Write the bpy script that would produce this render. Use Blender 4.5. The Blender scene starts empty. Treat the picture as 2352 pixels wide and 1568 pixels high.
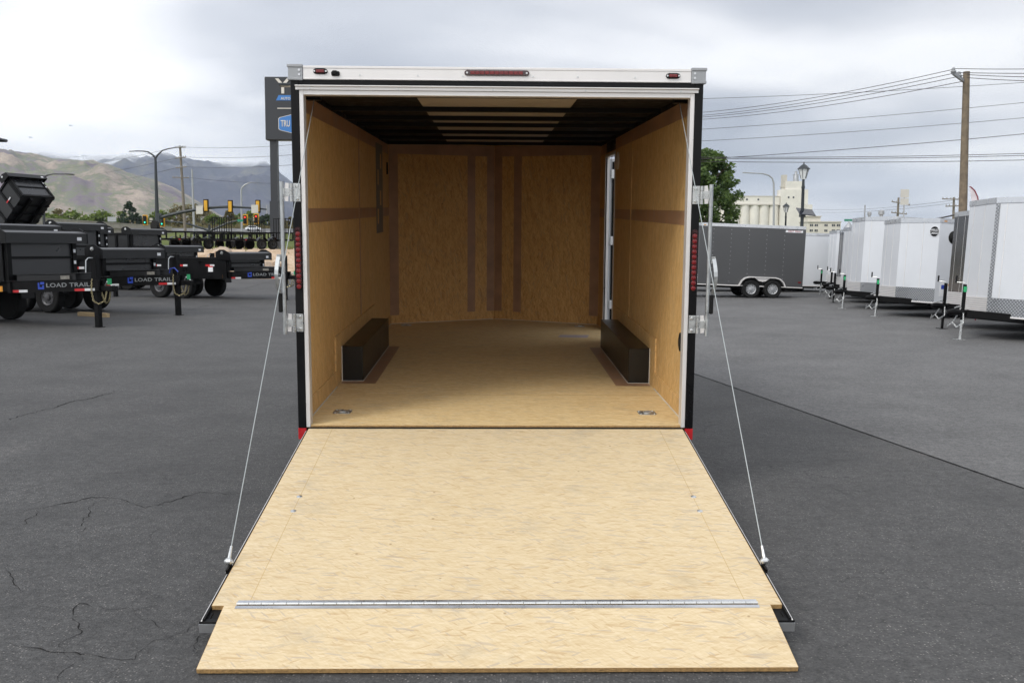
import bpy, bmesh, math, random
from mathutils import Vector, Matrix, noise
rnd = random.Random(7)
PI = math.pi
SC = bpy.context.scene
COL = SC.collection

# ------------------------------------------------------------------ camera
F = 2266.0; UW, UH = 2352.0, 1568.0           # focal length and frame in measuring pixels
CAM = Vector((0, 0, 1.646)); PITCH = 0.0945; ROLL = -0.0055
_r, _u, _f = Vector((1, 0, 0)), Vector((0, math.sin(PITCH), math.cos(PITCH))), Vector((0, math.cos(PITCH), -math.sin(PITCH)))
_R = _r*math.cos(ROLL) - _u*math.sin(ROLL); _U = _r*math.sin(ROLL) + _u*math.cos(ROLL)
cd = bpy.data.cameras.new('camera'); cam = bpy.data.objects.new('camera', cd); COL.objects.link(cam)
m = Matrix((_R, _U, -_f)).transposed().to_4x4(); m.translation = CAM; cam.matrix_world = m
cd.sensor_width = 36; cd.lens = F/UW*36; cd.clip_end = 40000; cd.clip_start = .05
SC.camera = cam
def pray(u, v):                                # direction of a measured pixel
    return (_f + _R*((u-UW/2)/F) + _U*((UH/2-v)/F))
def gp(u, v, z=0.0):                           # that pixel on a level plane
    d = pray(u, v); return CAM + d*((z-CAM.z)/d.z)
def at(u, v, y):                               # that pixel at a known distance
    d = pray(u, v); return CAM + d*(y/d.y)

# ------------------------------------------------------------------ light
SUN_AZ = math.radians(-44); SUN_EL = math.radians(42)     # azimuth from +Y, left negative
SUND = Vector((math.sin(SUN_AZ)*math.cos(SUN_EL), math.cos(SUN_AZ)*math.cos(SUN_EL)*-1, math.sin(SUN_EL)))
w = bpy.data.worlds.new('World'); SC.world = w; w.use_nodes = True
nt = w.node_tree; nt.nodes.clear()
def N(nt, t, **k):
    n = nt.nodes.new(t)
    for a, b in k.items():
        if a.startswith('_'): n.inputs[a[1:].replace('_', ' ')].default_value = b
        else: setattr(n, a, b)
    return n
def L(nt, a, b): nt.links.new(a, b)
def mathn(nt, op, a, b=None, clamp=False):
    n = nt.nodes.new('ShaderNodeMath'); n.operation = op; n.use_clamp = clamp
    for i, q in enumerate((a, b)):
        if q is None: continue
        if isinstance(q, (int, float)): n.inputs[i].default_value = q
        else: L(nt, q, n.inputs[i])
    return n.outputs[0]
def ramp(nt, fac, stops):
    n = nt.nodes.new('ShaderNodeValToRGB'); e = n.color_ramp.elements
    while len(e) < len(stops): e.new(.5)
    for q, (p, c) in zip(e, stops):
        q.position = p; q.color = (c, c, c, 1) if isinstance(c, (int, float)) else (*c, 1)
    L(nt, fac, n.inputs[0]); return n.outputs[0]
def mixc(nt, fac, a, b, bt='MIX'):
    n = nt.nodes.new('ShaderNodeMix'); n.data_type = 'RGBA'; n.blend_type = bt
    for s, q in ((n.inputs[0], fac), (n.inputs[6], a), (n.inputs[7], b)):
        if isinstance(q, (int, float)): s.default_value = q
        elif isinstance(q, tuple): s.default_value = (*q, 1)
        else: L(nt, q, s)
    return n.outputs[2]
tc = N(nt, 'ShaderNodeTexCoord'); sep = N(nt, 'ShaderNodeSeparateXYZ'); L(nt, tc.outputs['Generated'], sep.inputs[0])
zc = mathn(nt, 'MAXIMUM', sep.outputs[2], 0.0); zc = mathn(nt, 'ADD', zc, .16)
cx = N(nt, 'ShaderNodeCombineXYZ'); L(nt, mathn(nt, 'DIVIDE', sep.outputs[0], zc), cx.inputs[0]); L(nt, mathn(nt, 'DIVIDE', sep.outputs[1], zc), cx.inputs[1])
n1 = N(nt, 'ShaderNodeTexNoise', _Scale=.50, _Detail=4.0, _Roughness=.40, _Distortion=.7)
mp = N(nt, 'ShaderNodeMapping'); mp.inputs['Location'].default_value = (3.1, 8.4, 0); L(nt, cx.outputs[0], mp.inputs[0]); L(nt, mp.outputs[0], n1.inputs['Vector'])
n2 = N(nt, 'ShaderNodeTexNoise', _Scale=1.3, _Detail=3.0, _Roughness=.42); L(nt, mp.outputs[0], n2.inputs['Vector'])
cl = mathn(nt, 'ADD', mathn(nt, 'MULTIPLY', n1.outputs[0], .72), mathn(nt, 'MULTIPLY', n2.outputs[0], .28))
ccol = ramp(nt, cl, [(.40, (.58, .615, .70)), (.475, (.84, .87, .94)), (.535, (1.2, 1.21, 1.25)), (.59, (1.46, 1.46, 1.46))])
dt = N(nt, 'ShaderNodeVectorMath', operation='DOT_PRODUCT'); L(nt, tc.outputs['Generated'], dt.inputs[0]); dt.inputs[1].default_value = SUND
glow = mathn(nt, 'MULTIPLY', mathn(nt, 'ADD', dt.outputs['Value'], .15), .46)
glow = mathn(nt, 'ADD', mathn(nt, 'MAXIMUM', glow, -.24), .93)
gl = N(nt, 'ShaderNodeCombineXYZ'); [L(nt, glow, gl.inputs[i]) for i in range(3)]
ccol = mixc(nt, 1.0, ccol, gl.outputs[0], 'MULTIPLY')
ccol = mixc(nt, 1.0, ccol, (10, 10, 10), 'MULTIPLY')      # the background strength is 0.1
sky = N(nt, 'ShaderNodeTexSky'); sky.sky_type = 'NISHITA'; sky.sun_disc = False
sky.sun_elevation = SUN_EL; sky.sun_rotation = math.atan2(SUND.x, SUND.y)
fin = mixc(nt, .93, sky.outputs[0], ccol)
bg = N(nt, 'ShaderNodeBackground', _Strength=.1); L(nt, fin, bg.inputs[0])
ow = N(nt, 'ShaderNodeOutputWorld'); L(nt, bg.outputs[0], ow.inputs[0])
sd = bpy.data.lights.new('sun', 'SUN'); sd.energy = 1.5; sd.angle = math.radians(18); sd.color = (1, .96, .9)
so = bpy.data.objects.new('sun', sd); COL.objects.link(so); so.rotation_euler = SUND.to_track_quat('Z', 'Y').to_euler(); so.location = (-20, -20, 40)
SC.view_settings.view_transform = 'Standard'; SC.view_settings.look = 'None'
SC.view_settings.exposure = 0.1; SC.view_settings.gamma = 1; SC.view_settings.use_curve_mapping = False

SC.cycles.max_bounces = 11; SC.cycles.diffuse_bounces = 7; SC.cycles.glossy_bounces = 4; SC.cycles.transparent_max_bounces = 12

# ------------------------------------------------------------------ materials
MATS = {}
def newmat(name):
    mt = bpy.data.materials.new(name); mt.use_nodes = True; n = mt.node_tree; b = n.nodes['Principled BSDF']; MATS[name] = mt
    return mt, n, b
def simple(name, c, rough=.5, metal=0., var=.12, scale=6., bump=0., bscale=60., coat=0., spec=.5, rvar=.12):
    mt, n, b = newmat(name)
    t = N(n, 'ShaderNodeTexCoord'); ns = N(n, 'ShaderNodeTexNoise', _Scale=scale, _Detail=5.0, _Roughness=.6)
    oi = N(n, 'ShaderNodeObjectInfo'); ad = N(n, 'ShaderNodeVectorMath', operation='ADD'); L(n, t.outputs['Object'], ad.inputs[0])
    cb = N(n, 'ShaderNodeCombineXYZ'); rv = mathn(n, 'MULTIPLY', oi.outputs['Random'], 37.); L(n, rv, cb.inputs[0]); L(n, rv, cb.inputs[1]); L(n, cb.outputs[0], ad.inputs[1])
    L(n, ad.outputs[0], ns.inputs['Vector'])
    f = ramp(n, ns.outputs[0], [(.3, 1-var), (.7, 1+var)])
    L(n, mixc(n, 1., tuple(c), f, 'MULTIPLY'), b.inputs['Base Color'])
    L(n, ramp(n, ns.outputs[0], [(.3, max(0.03, rough-rvar)), (.7, min(1, rough+rvar))]), b.inputs['Roughness'])
    b.inputs['Metallic'].default_value = metal; b.inputs['Specular IOR Level'].default_value = spec
    if coat: b.inputs['Coat Weight'].default_value = coat; b.inputs['Coat Roughness'].default_value = .08
    if bump:
        n2 = N(n, 'ShaderNodeTexNoise', _Scale=bscale, _Detail=3.0); L(n, t.outputs['Object'], n2.inputs['Vector'])
        bp = N(n, 'ShaderNodeBump', _Strength=bump, _Distance=.02); L(n, n2.outputs[0], bp.inputs['Height']); L(n, bp.outputs[0], b.inputs['Normal'])
    return mt
def emis(name, c, s):
    mt, n, b = newmat(name); b.inputs['Base Color'].default_value = (*c, 1); b.inputs['Emission Color'].default_value = (*c, 1); b.inputs['Emission Strength'].default_value = s
    return mt
def osb(name, ua, va, lo, mid, hi, dirt=.5, s=1.0, along=0.0):
    """strand board: elongated flakes in three directions over the (ua, va) plane of the object"""
    mt, n, b = newmat(name)
    t = N(n, 'ShaderNodeTexCoord'); sp = N(n, 'ShaderNodeSeparateXYZ'); L(n, t.outputs['Object'], sp.inputs[0])
    uv = N(n, 'ShaderNodeCombineXYZ'); L(n, sp.outputs[ua], uv.inputs[0]); L(n, sp.outputs[va], uv.inputs[1])
    wn = N(n, 'ShaderNodeTexNoise', _Scale=9.*s, _Detail=3.0); L(n, uv.outputs[0], wn.inputs['Vector'])
    wv = N(n, 'ShaderNodeVectorMath', operation='MULTIPLY_ADD'); L(n, wn.outputs['Color'], wv.inputs[0]); wv.inputs[1].default_value = (.012, .012, 0); L(n, uv.outputs[0], wv.inputs[2])
    acc = None; bh = None
    for i, (ang, sx, sy, off) in enumerate(((along+.06, 15, 110, 0), (along-.42, 20, 130, 5.3), (along+.8, 24, 150, 9.1), (along+.2, 11, 85, 3.7))):
        mp = N(n, 'ShaderNodeMapping'); mp.vector_type = 'TEXTURE' if False else 'POINT'
        mp.inputs['Rotation'].default_value = (0, 0, ang); mp.inputs['Scale'].default_value = (1, 1, 1); mp.inputs['Location'].default_value = (off, off*.7, 0)
        L(n, wv.outputs[0], mp.inputs[0])
        sc = N(n, 'ShaderNodeVectorMath', operation='MULTIPLY'); sc.inputs[1].default_value = (sx*s, sy*s, 1); L(n, mp.outputs[0], sc.inputs[0])
        vo = N(n, 'ShaderNodeTexVoronoi'); vo.inputs['Scale'].default_value = 1.0; L(n, sc.outputs[0], vo.inputs['Vector'])
        sr = N(n, 'ShaderNodeSeparateColor'); L(n, vo.outputs['Color'], sr.inputs[0])
        acc = sr.outputs[0] if acc is None else mathn(n, 'ADD', acc, sr.outputs[0])
        fk = ramp(n, sr.outputs[1], [(.962, 0.), (.995, .5)]); flick = fk if i == 0 else mathn(n, 'MAXIMUM', flick, fk)
        gk = ramp(n, sr.outputs[2], [(.972, 0.), (.995, .6)]); gcol = gk if i == 0 else mathn(n, 'MAXIMUM', gcol, gk)
    f = mathn(n, 'MULTIPLY', acc, .25)
    big = N(n, 'ShaderNodeTexNoise', _Scale=1.6*s, _Detail=4.0); L(n, uv.outputs[0], big.inputs['Vector'])
    f2 = mathn(n, 'ADD', mathn(n, 'MULTIPLY', f, .8), mathn(n, 'MULTIPLY', big.outputs[0], .2))
    col = ramp(n, f2, [(.20, lo), (.48, mid), (.76, hi)])
    col = mixc(n, flick, col, (lo[0]*.78, lo[1]*.66, lo[2]*.52)); col = mixc(n, gcol, col, (hi[0]*.62, hi[1]*.64, hi[2]*.78))
    kn = N(n, 'ShaderNodeTexVoronoi'); kn.inputs['Scale'].default_value = 5.5*s; L(n, wv.outputs[0], kn.inputs['Vector'])
    col = mixc(n, ramp(n, kn.outputs['Distance'], [(.02, .75), (.055, 0.)]), col, (lo[0]*.45, lo[1]*.36, lo[2]*.28))
    dn = N(n, 'ShaderNodeTexNoise', _Scale=2.3*s, _Detail=7.0, _Roughness=.68); L(n, wv.outputs[0], dn.inputs['Vector'])
    col = mixc(n, mathn(n, 'MULTIPLY', ramp(n, dn.outputs[0], [(.56, 0.), (.78, 1.)]), dirt), col, (.30, .27, .22))
    L(n, col, b.inputs['Base Color']); b.inputs['Roughness'].default_value = .62; b.inputs['Specular IOR Level'].default_value = .3
    bp = N(n, 'ShaderNodeBump', _Strength=.05, _Distance=.002); L(n, f, bp.inputs['Height']); L(n, bp.outputs[0], b.inputs['Normal'])
    return mt
M = MATS
OL, OM, OH = (.52, .395, .225), (.585, .465, .285), (.64, .525, .345)
osb('osb_ramp', 0, 1, OL, OM, OH, .55, 1.1)
osb('osb_floor', 0, 1, (.57, .39, .17), (.68, .50, .25), (.76, .60, .34), .5, 1.1)
osb('osb_side', 2, 1, (.52, .315, .115), (.64, .41, .165), (.73, .51, .24), .22, .9)
osb('osb_nose', 2, 0, (.50, .275, .09), (.64, .37, .13), (.73, .475, .195), .22, .9)
simple('osb_edge', (.36, .22, .085), .8, bump=.4, bscale=150, var=.3, scale=60)
simple('resin_band', (.37, .215, .125), .45, var=.18, scale=5)
simple('black_paint', (.0045, .0045, .005), .34, var=.2, scale=2.5, spec=.2, rvar=.1)
simple('black_steel', (.004, .004, .0043), .45, var=.25, scale=5, spec=.14)
simple('dark_sheet', (.006, .0062, .007), .34, var=.08, scale=1.2, spec=.45, rvar=.025)
simple('sky_sheen_sheet', (.020, .0205, .022), .28, var=.06, scale=.8, spec=.6, rvar=.025)  # dark sheet with base colour raised to paint in sky sheen on bed fronts
simple('black_matte', (.008, .008, .008), .65, var=.25, scale=12, spec=.2)
simple('wheel_box', (.010, .009, .007), .34, var=.05, scale=3, spec=.4, rvar=.02)
simple('rubber', (.012, .012, .012), .85, spec=.25, var=.2, scale=14, bump=.2, bscale=90)
simple('alum_white', (.74, .72, .70), .33, metal=.35, var=.06, scale=3, rvar=.06)
simple('alum', (.62, .63, .64), .32, metal=.9, var=.08, scale=7)
simple('galv', (.50, .52, .52), .34, metal=.85, var=.12, scale=18)
simple('zinc', (.60, .61, .60), .3, metal=.85, var=.1, scale=25)
simple('gold_chain', (.30, .26, .15), .35, metal=.8, var=.15, scale=40)
simple('cap_grey', (.33, .34, .35), .4, metal=.4, var=.06)
simple('red_lens', (.15, .003, .005), .3, var=.25, scale=60, coat=.15)
simple('dark_lens', (.03, .003, .004), .25, var=.15, coat=.5)
simple('red_tape', (.42, .008, .012), .4, var=.08, scale=50)
simple('white_tape', (.55, .56, .57), .4, var=.08, scale=50)
simple('amber', (.55, .23, .02), .3, var=.1)
simple('red_tag', (.55, .03, .02), .5)
simple('white_gloss', (.60, .62, .645), .2, var=.03, scale=1.2, coat=.2, rvar=.02)
simple('grey_gloss', (.062, .063, .065), .34, var=.03, scale=.8, coat=.15, rvar=.02)
simple('charcoal_gloss', (.048, .049, .051), .22, var=.06, scale=1.5, coat=.3, rvar=.05)
simple('roof_liner', (.42, .38, .32), .6, var=.08, scale=3)
simple('chalk', (.44, .30, .12), .8)
simple('sealant', (.60, .58, .52), .6)
simple('paper', (.42, .36, .40), .7)
simple('sticker_white', (.72, .73, .74), .45)
simple('blue_logo', (.012, .045, .34), .4)
simple('grey_logo', (.19, .20, .205), .4)
simple('tag_green', (.02, .36, .13), .5)
simple('badge_red', (.30, .02, .03), .4)
simple('sign_face', (.022, .025, .030), .45, var=.08, scale=2)
simple('sign_blue', (.035, .17, .46), .4, var=.05)
simple('sign_letter', (.60, .58, .52), .5, var=.05)
simple('concrete', (.36, .33, .28), .9, var=.18, scale=1.2, bump=.2, bscale=8)
simple('silo', (.70, .675, .61), .85, var=.10, scale=.15)
simple('silo_trim', (.52, .49, .43), .85, var=.10, scale=.3)
simple('stucco', (.60, .57, .50), .9, var=.07, scale=.5)
simple('metal_roof', (.42, .38, .30), .6, var=.1, scale=1)
simple('window_dark', (.03, .035, .045), .12, var=.1)
simple('pole_wood', (.165, .130, .088), .85, var=.35, scale=5, bump=.35, bscale=30)
simple('pole_grey', (.19, .165, .135), .85, var=.25, scale=4, bump=.3, bscale=30)
simple('street_steel', (.020, .026, .030), .45, var=.15, scale=3)
simple('dull_rim', (.10, .10, .105), .45, metal=.5)
simple('lamp_steel', (.36, .37, .38), .45, metal=.4, var=.1)
simple('wire', (.035, .03, .03), .6)
simple('signal_yellow', (.62, .33, .015), .45, var=.08)
simple('sign_back', (.50, .49, .45), .5, metal=.2, var=.08)
simple('sign_green', (.02, .22, .13), .5)
simple('lantern_glass', (.62, .64, .62), .25)
simple('solar', (.012, .014, .022), .12)
simple('flag', (.62, .56, .57), .8, var=.12)
simple('flag_edge', (.20, .015, .03), .7)
simple('road_paint', (.62, .62, .60), .7)
simple('car_white', (.70, .72, .74), .2, coat=.5)
simple('boulder', (.46, .36, .27), .9, var=.3, scale=1.4, bump=.6, bscale=5)
simple('bark', (.10, .07, .05), .9, var=.3, scale=5, bump=.5, bscale=20)
simple('plank', (.45, .33, .18), .8)
simple('blue_hose', (.02, .05, .35), .45)
simple('cable', (.34, .37, .37), .5, metal=.3, var=.1, scale=80)
simple('light_white', (.66, .60, .52), .4)
simple('label_grey', (.16, .15, .13), .6, var=.3, scale=20)
emis('go_green', (.02, .75, .45), 1.2); emis('stop_red', (.9, .03, .01), 1.2)

def asphalt(name, c, spec_amt, crack, stretch=1.):
    mt, n, b = newmat(name)
    t = N(n, 'ShaderNodeTexCoord'); P = t.outputs['Object']
    big = N(n, 'ShaderNodeTexNoise', _Scale=.16, _Detail=5.0, _Roughness=.6); L(n, P, big.inputs['Vector'])
    mid = N(n, 'ShaderNodeTexNoise', _Scale=1.3, _Detail=6.0, _Roughness=.65); L(n, P, mid.inputs['Vector'])
    fine = N(n, 'ShaderNodeTexNoise', _Scale=55., _Detail=5.0, _Roughness=.8); L(n, P, fine.inputs['Vector'])
    f = mathn(n, 'ADD', mathn(n, 'MULTIPLY', big.outputs[0], .55), mathn(n, 'MULTIPLY', mid.outputs[0], .45))
    k = ramp(n, f, [(.34, .72), (.5, 1.0), (.66, 1.26)])
    col = mixc(n, 1., tuple(c), k, 'MULTIPLY')
    col = mixc(n, 1., col, ramp(n, fine.outputs[0], [(.3, .45), (.7, 1.55)]), 'MULTIPLY')
    gr = N(n, 'ShaderNodeTexNoise', _Scale=13., _Detail=9.0, _Roughness=.92); L(n, P, gr.inputs['Vector'])
    col = mixc(n, 1., col, ramp(n, gr.outputs[0], [(.36, .52), (.5, 1.), (.64, 1.5)]), 'MULTIPLY')
    vs = N(n, 'ShaderNodeTexVoronoi'); vs.inputs['Scale'].default_value = 85.; L(n, P, vs.inputs['Vector'])
    sc = N(n, 'ShaderNodeSeparateColor'); L(n, vs.outputs['Color'], sc.inputs[0])
    st = mathn(n, 'MULTIPLY', ramp(n, vs.outputs['Distance'], [(.20, 1.), (.42, 0.)]), ramp(n, sc.outputs[0], [(.70, 0.), (.92, 1.)]))
    st = mathn(n, 'MULTIPLY', st, mathn(n, 'MULTIPLY', ramp(n, mid.outputs[0], [(.38, .25), (.62, 1.)]), spec_amt))
    col = mixc(n, st, col, (.31, .29, .27))
    dk = mathn(n, 'MULTIPLY', ramp(n, vs.outputs['Distance'], [(.15, 1.), (.4, 0.)]), ramp(n, sc.outputs[1], [(.82, 0.), (.95, .8)]))
    col = mixc(n, dk, col, (c[0]*.35, c[1]*.35, c[2]*.35))
    # pale dusty patches
    du = N(n, 'ShaderNodeTexNoise', _Scale=.42, _Detail=8.0, _Roughness=.7, _Distortion=.5); L(n, P, du.inputs['Vector'])
    col = mixc(n, ramp(n, du.outputs[0], [(.60, 0.), (.78, .30)]), col, (.17, .155, .145))
    h = fine.outputs[0]
    if crack:
        wn = N(n, 'ShaderNodeTexNoise', _Scale=2.2, _Detail=6.0, _Roughness=.6); L(n, P, wn.inputs['Vector'])
        wv = N(n, 'ShaderNodeVectorMath', operation='MULTIPLY_ADD'); L(n, wn.outputs['Color'], wv.inputs[0]); wv.inputs[1].default_value = (.55, .55, 0); L(n, P, wv.inputs[2])
        vc = N(n, 'ShaderNodeTexVoronoi'); vc.feature = 'DISTANCE_TO_EDGE'; vc.inputs['Scale'].default_value = .34; L(n, wv.outputs[0], vc.inputs['Vector'])
        cm = mathn(n, 'MULTIPLY', ramp(n, vc.outputs['Distance'], [(.0010, 1.), (.0036, 0.)]), ramp(n, wn.outputs[0], [(.44, 0.), (.60, crack)]))
        v2 = N(n, 'ShaderNodeTexVoronoi'); v2.feature = 'DISTANCE_TO_EDGE'; v2.inputs['Scale'].default_value = 2.1; L(n, wv.outputs[0], v2.inputs['Vector'])
        c2 = mathn(n, 'MULTIPLY', ramp(n, v2.outputs['Distance'], [(.005, .9), (.016, 0.)]), ramp(n, big.outputs[0], [(.48, 0.), (.56, crack)]))
        c2 = mathn(n, 'MULTIPLY', c2, ramp(n, mid.outputs[0], [(.45, 0.), (.6, 1.)])); cm = mathn(n, 'MAXIMUM', cm, c2)
        col = mixc(n, cm, col, (.010, .010, .010))
        h = mathn(n, 'SUBTRACT', h, mathn(n, 'MULTIPLY', cm, 1.5))
    L(n, col, b.inputs['Base Color']); b.inputs['Roughness'].default_value = .74; b.inputs['Specular IOR Level'].default_value = .42
    h = mathn(n, 'ADD', h, mathn(n, 'MULTIPLY', ramp(n, vs.outputs['Distance'], [(.1, 1.), (.5, 0.)]), .6))
    bp = N(n, 'ShaderNodeBump', _Strength=.5, _Distance=.008); L(n, h, bp.inputs['Height']); L(n, bp.outputs[0], b.inputs['Normal'])
asphalt('asphalt', (.060, .0592, .058), .9, .5)
asphalt('asphalt_worn', (.110, .109, .1075), .4, .2)

def land(name, stops, scale, bump=.3, sx=1.):
    mt, n, b = newmat(name); t = N(n, 'ShaderNodeTexCoord')
    mp = N(n, 'ShaderNodeMapping'); mp.inputs['Scale'].default_value = (1, 1, sx); L(n, t.outputs['Object'], mp.inputs[0])
    a = N(n, 'ShaderNodeTexNoise', _Scale=scale, _Detail=9.0, _Roughness=.66, _Distortion=.4); L(n, mp.outputs[0], a.inputs['Vector'])
    c = N(n, 'ShaderNodeTexNoise', _Scale=scale*9, _Detail=6.0, _Roughness=.7); L(n, mp.outputs[0], c.inputs['Vector'])
    f = mathn(n, 'ADD', mathn(n, 'MULTIPLY', a.outputs[0], .68), mathn(n, 'MULTIPLY', c.outputs[0], .32))
    L(n, ramp(n, f, stops), b.inputs['Base Color']); b.inputs['Roughness'].default_value = .95; b.inputs['Specular IOR Level'].default_value = .1
    bp = N(n, 'ShaderNodeBump', _Strength=bump, _Distance=.3/scale*.05); L(n, c.outputs[0], bp.inputs['Height']); L(n, bp.outputs[0], b.inputs['Normal'])
    return mt, n, b
land('grass', [(.35, (.055, .075, .018)), (.5, (.10, .125, .035)), (.65, (.17, .16, .06))], .12)
land('gravel', [(.36, (.28, .20, .13)), (.5, (.44, .33, .23)), (.64, (.56, .46, .36))], 1.1)
land('hill_brush', [(.36, (.12, .090, .118)), (.45, (.185, .15, .155)), (.495, (.145, .165, .085)), (.55, (.265, .215, .175)), (.64, (.40, .33, .255))], .0065)
land('hazed_mountain_brush', [(.36, (.030, .032, .052)), (.5, (.055, .054, .082)), (.60, (.10, .095, .085)), (.66, (.15, .14, .115))], .0042)  # bluish stops put some distance haze into the brush colour
def cloudfade(name, z0, z1, ns):
    """slopes vanish into the cloud base above a given height"""
    n = MATS[name].node_tree; b = n.nodes['Principled BSDF']; out = [q for q in n.nodes if q.type == 'OUTPUT_MATERIAL'][0]
    g = N(n, 'ShaderNodeNewGeometry'); s = N(n, 'ShaderNodeSeparateXYZ'); L(n, g.outputs['Position'], s.inputs[0])
    a = N(n, 'ShaderNodeTexNoise', _Scale=ns, _Detail=5.0); L(n, g.outputs['Position'], a.inputs['Vector'])
    z = mathn(n, 'ADD', s.outputs[2], mathn(n, 'MULTIPLY', mathn(n, 'SUBTRACT', a.outputs[0], .5), (z1-z0)*1.6))
    f = mathn(n, 'DIVIDE', mathn(n, 'SUBTRACT', z, z0), z1-z0, True)
    mr = N(n, 'ShaderNodeMapRange'); mr.interpolation_type = 'SMOOTHSTEP'; L(n, f, mr.inputs[0])
    tr = N(n, 'ShaderNodeBsdfTransparent'); mx = N(n, 'ShaderNodeMixShader'); L(n, mr.outputs[0], mx.inputs[0]); L(n, b.outputs[0], mx.inputs[1]); L(n, tr.outputs[0], mx.inputs[2]); L(n, mx.outputs[0], out.inputs[0])
cloudfade('hill_brush', 352, 415, .004); cloudfade('hazed_mountain_brush', 555, 700, .0018)

def foliage(name, a, c):
    mt, n, b = newmat(name); g = N(n, 'ShaderNodeNewGeometry')
    L(n, ramp(n, g.outputs['Random Per Island'], [(0., a), (1., c)]), b.inputs['Base Color']); b.inputs['Roughness'].default_value = .6
    b.inputs['Specular IOR Level'].default_value = .25
    out = [q for q in n.nodes if q.type == 'OUTPUT_MATERIAL'][0]
    tl = N(n, 'ShaderNodeBsdfTranslucent'); tl.inputs[0].default_value = (c[0]*1.3, c[1]*1.4, c[2]*.8, 1)
    mx = N(n, 'ShaderNodeMixShader'); mx.inputs[0].default_value = .25; L(n, b.outputs[0], mx.inputs[1]); L(n, tl.outputs[0], mx.inputs[2]); L(n, mx.outputs[0], out.inputs[0])
foliage('leaf_near', (.030, .062, .020), (.13, .19, .06))
foliage('leaf_green', (.07, .11, .02), (.17, .22, .05))
foliage('leaf_dark', (.018, .035, .020), (.045, .070, .035))
foliage('leaf_brown', (.10, .085, .045), (.19, .16, .075))
foliage('grass_tuft', (.09, .10, .03), (.22, .20, .07))

def diamond():
    mt, n, b = newmat('tread_plate'); t = N(n, 'ShaderNodeTexCoord')
    hs = []
    for ang in (PI/4, -PI/4):
        mp = N(n, 'ShaderNodeMapping'); mp.inputs['Rotation'].default_value = (0, 0, 0)
        L(n, t.outputs['UV'], mp.inputs[0]); mp.inputs['Rotation'].default_value = (0, 0, ang); mp.inputs['Scale'].default_value = (22, 22, 22)
        sp = N(n, 'ShaderNodeSeparateXYZ'); L(n, mp.outputs[0], sp.inputs[0])
        fx = mathn(n, 'ABSOLUTE', mathn(n, 'SUBTRACT', mathn(n, 'FRACT', sp.outputs[0]), .5)); fy = mathn(n, 'ABSOLUTE', mathn(n, 'SUBTRACT', mathn(n, 'FRACT', sp.outputs[1]), .5))
        e = mathn(n, 'ADD', mathn(n, 'POWER', mathn(n, 'DIVIDE', fx, .42), 2.), mathn(n, 'POWER', mathn(n, 'DIVIDE', fy, .13), 2.))
        hs.append(ramp(n, e, [(.5, 1.), (1., 0.)]))
    h = mathn(n, 'MAXIMUM', hs[0], hs[1])
    ns = N(n, 'ShaderNodeTexNoise', _Scale=5.); L(n, t.outputs['UV'], ns.inputs['Vector'])
    L(n, mixc(n, h, (.27, .275, .28), (.66, .67, .68)), b.inputs['Base Color']); b.inputs['Metallic'].default_value = .9
    L(n, ramp(n, ns.outputs[0], [(.3, .25), (.7, .42)]), b.inputs['Roughness'])
    bp = N(n, 'ShaderNodeBump', _Strength=.9, _Distance=.006); L(n, h, bp.inputs['Height']); L(n, bp.outputs[0], b.inputs['Normal'])
diamond()

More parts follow.
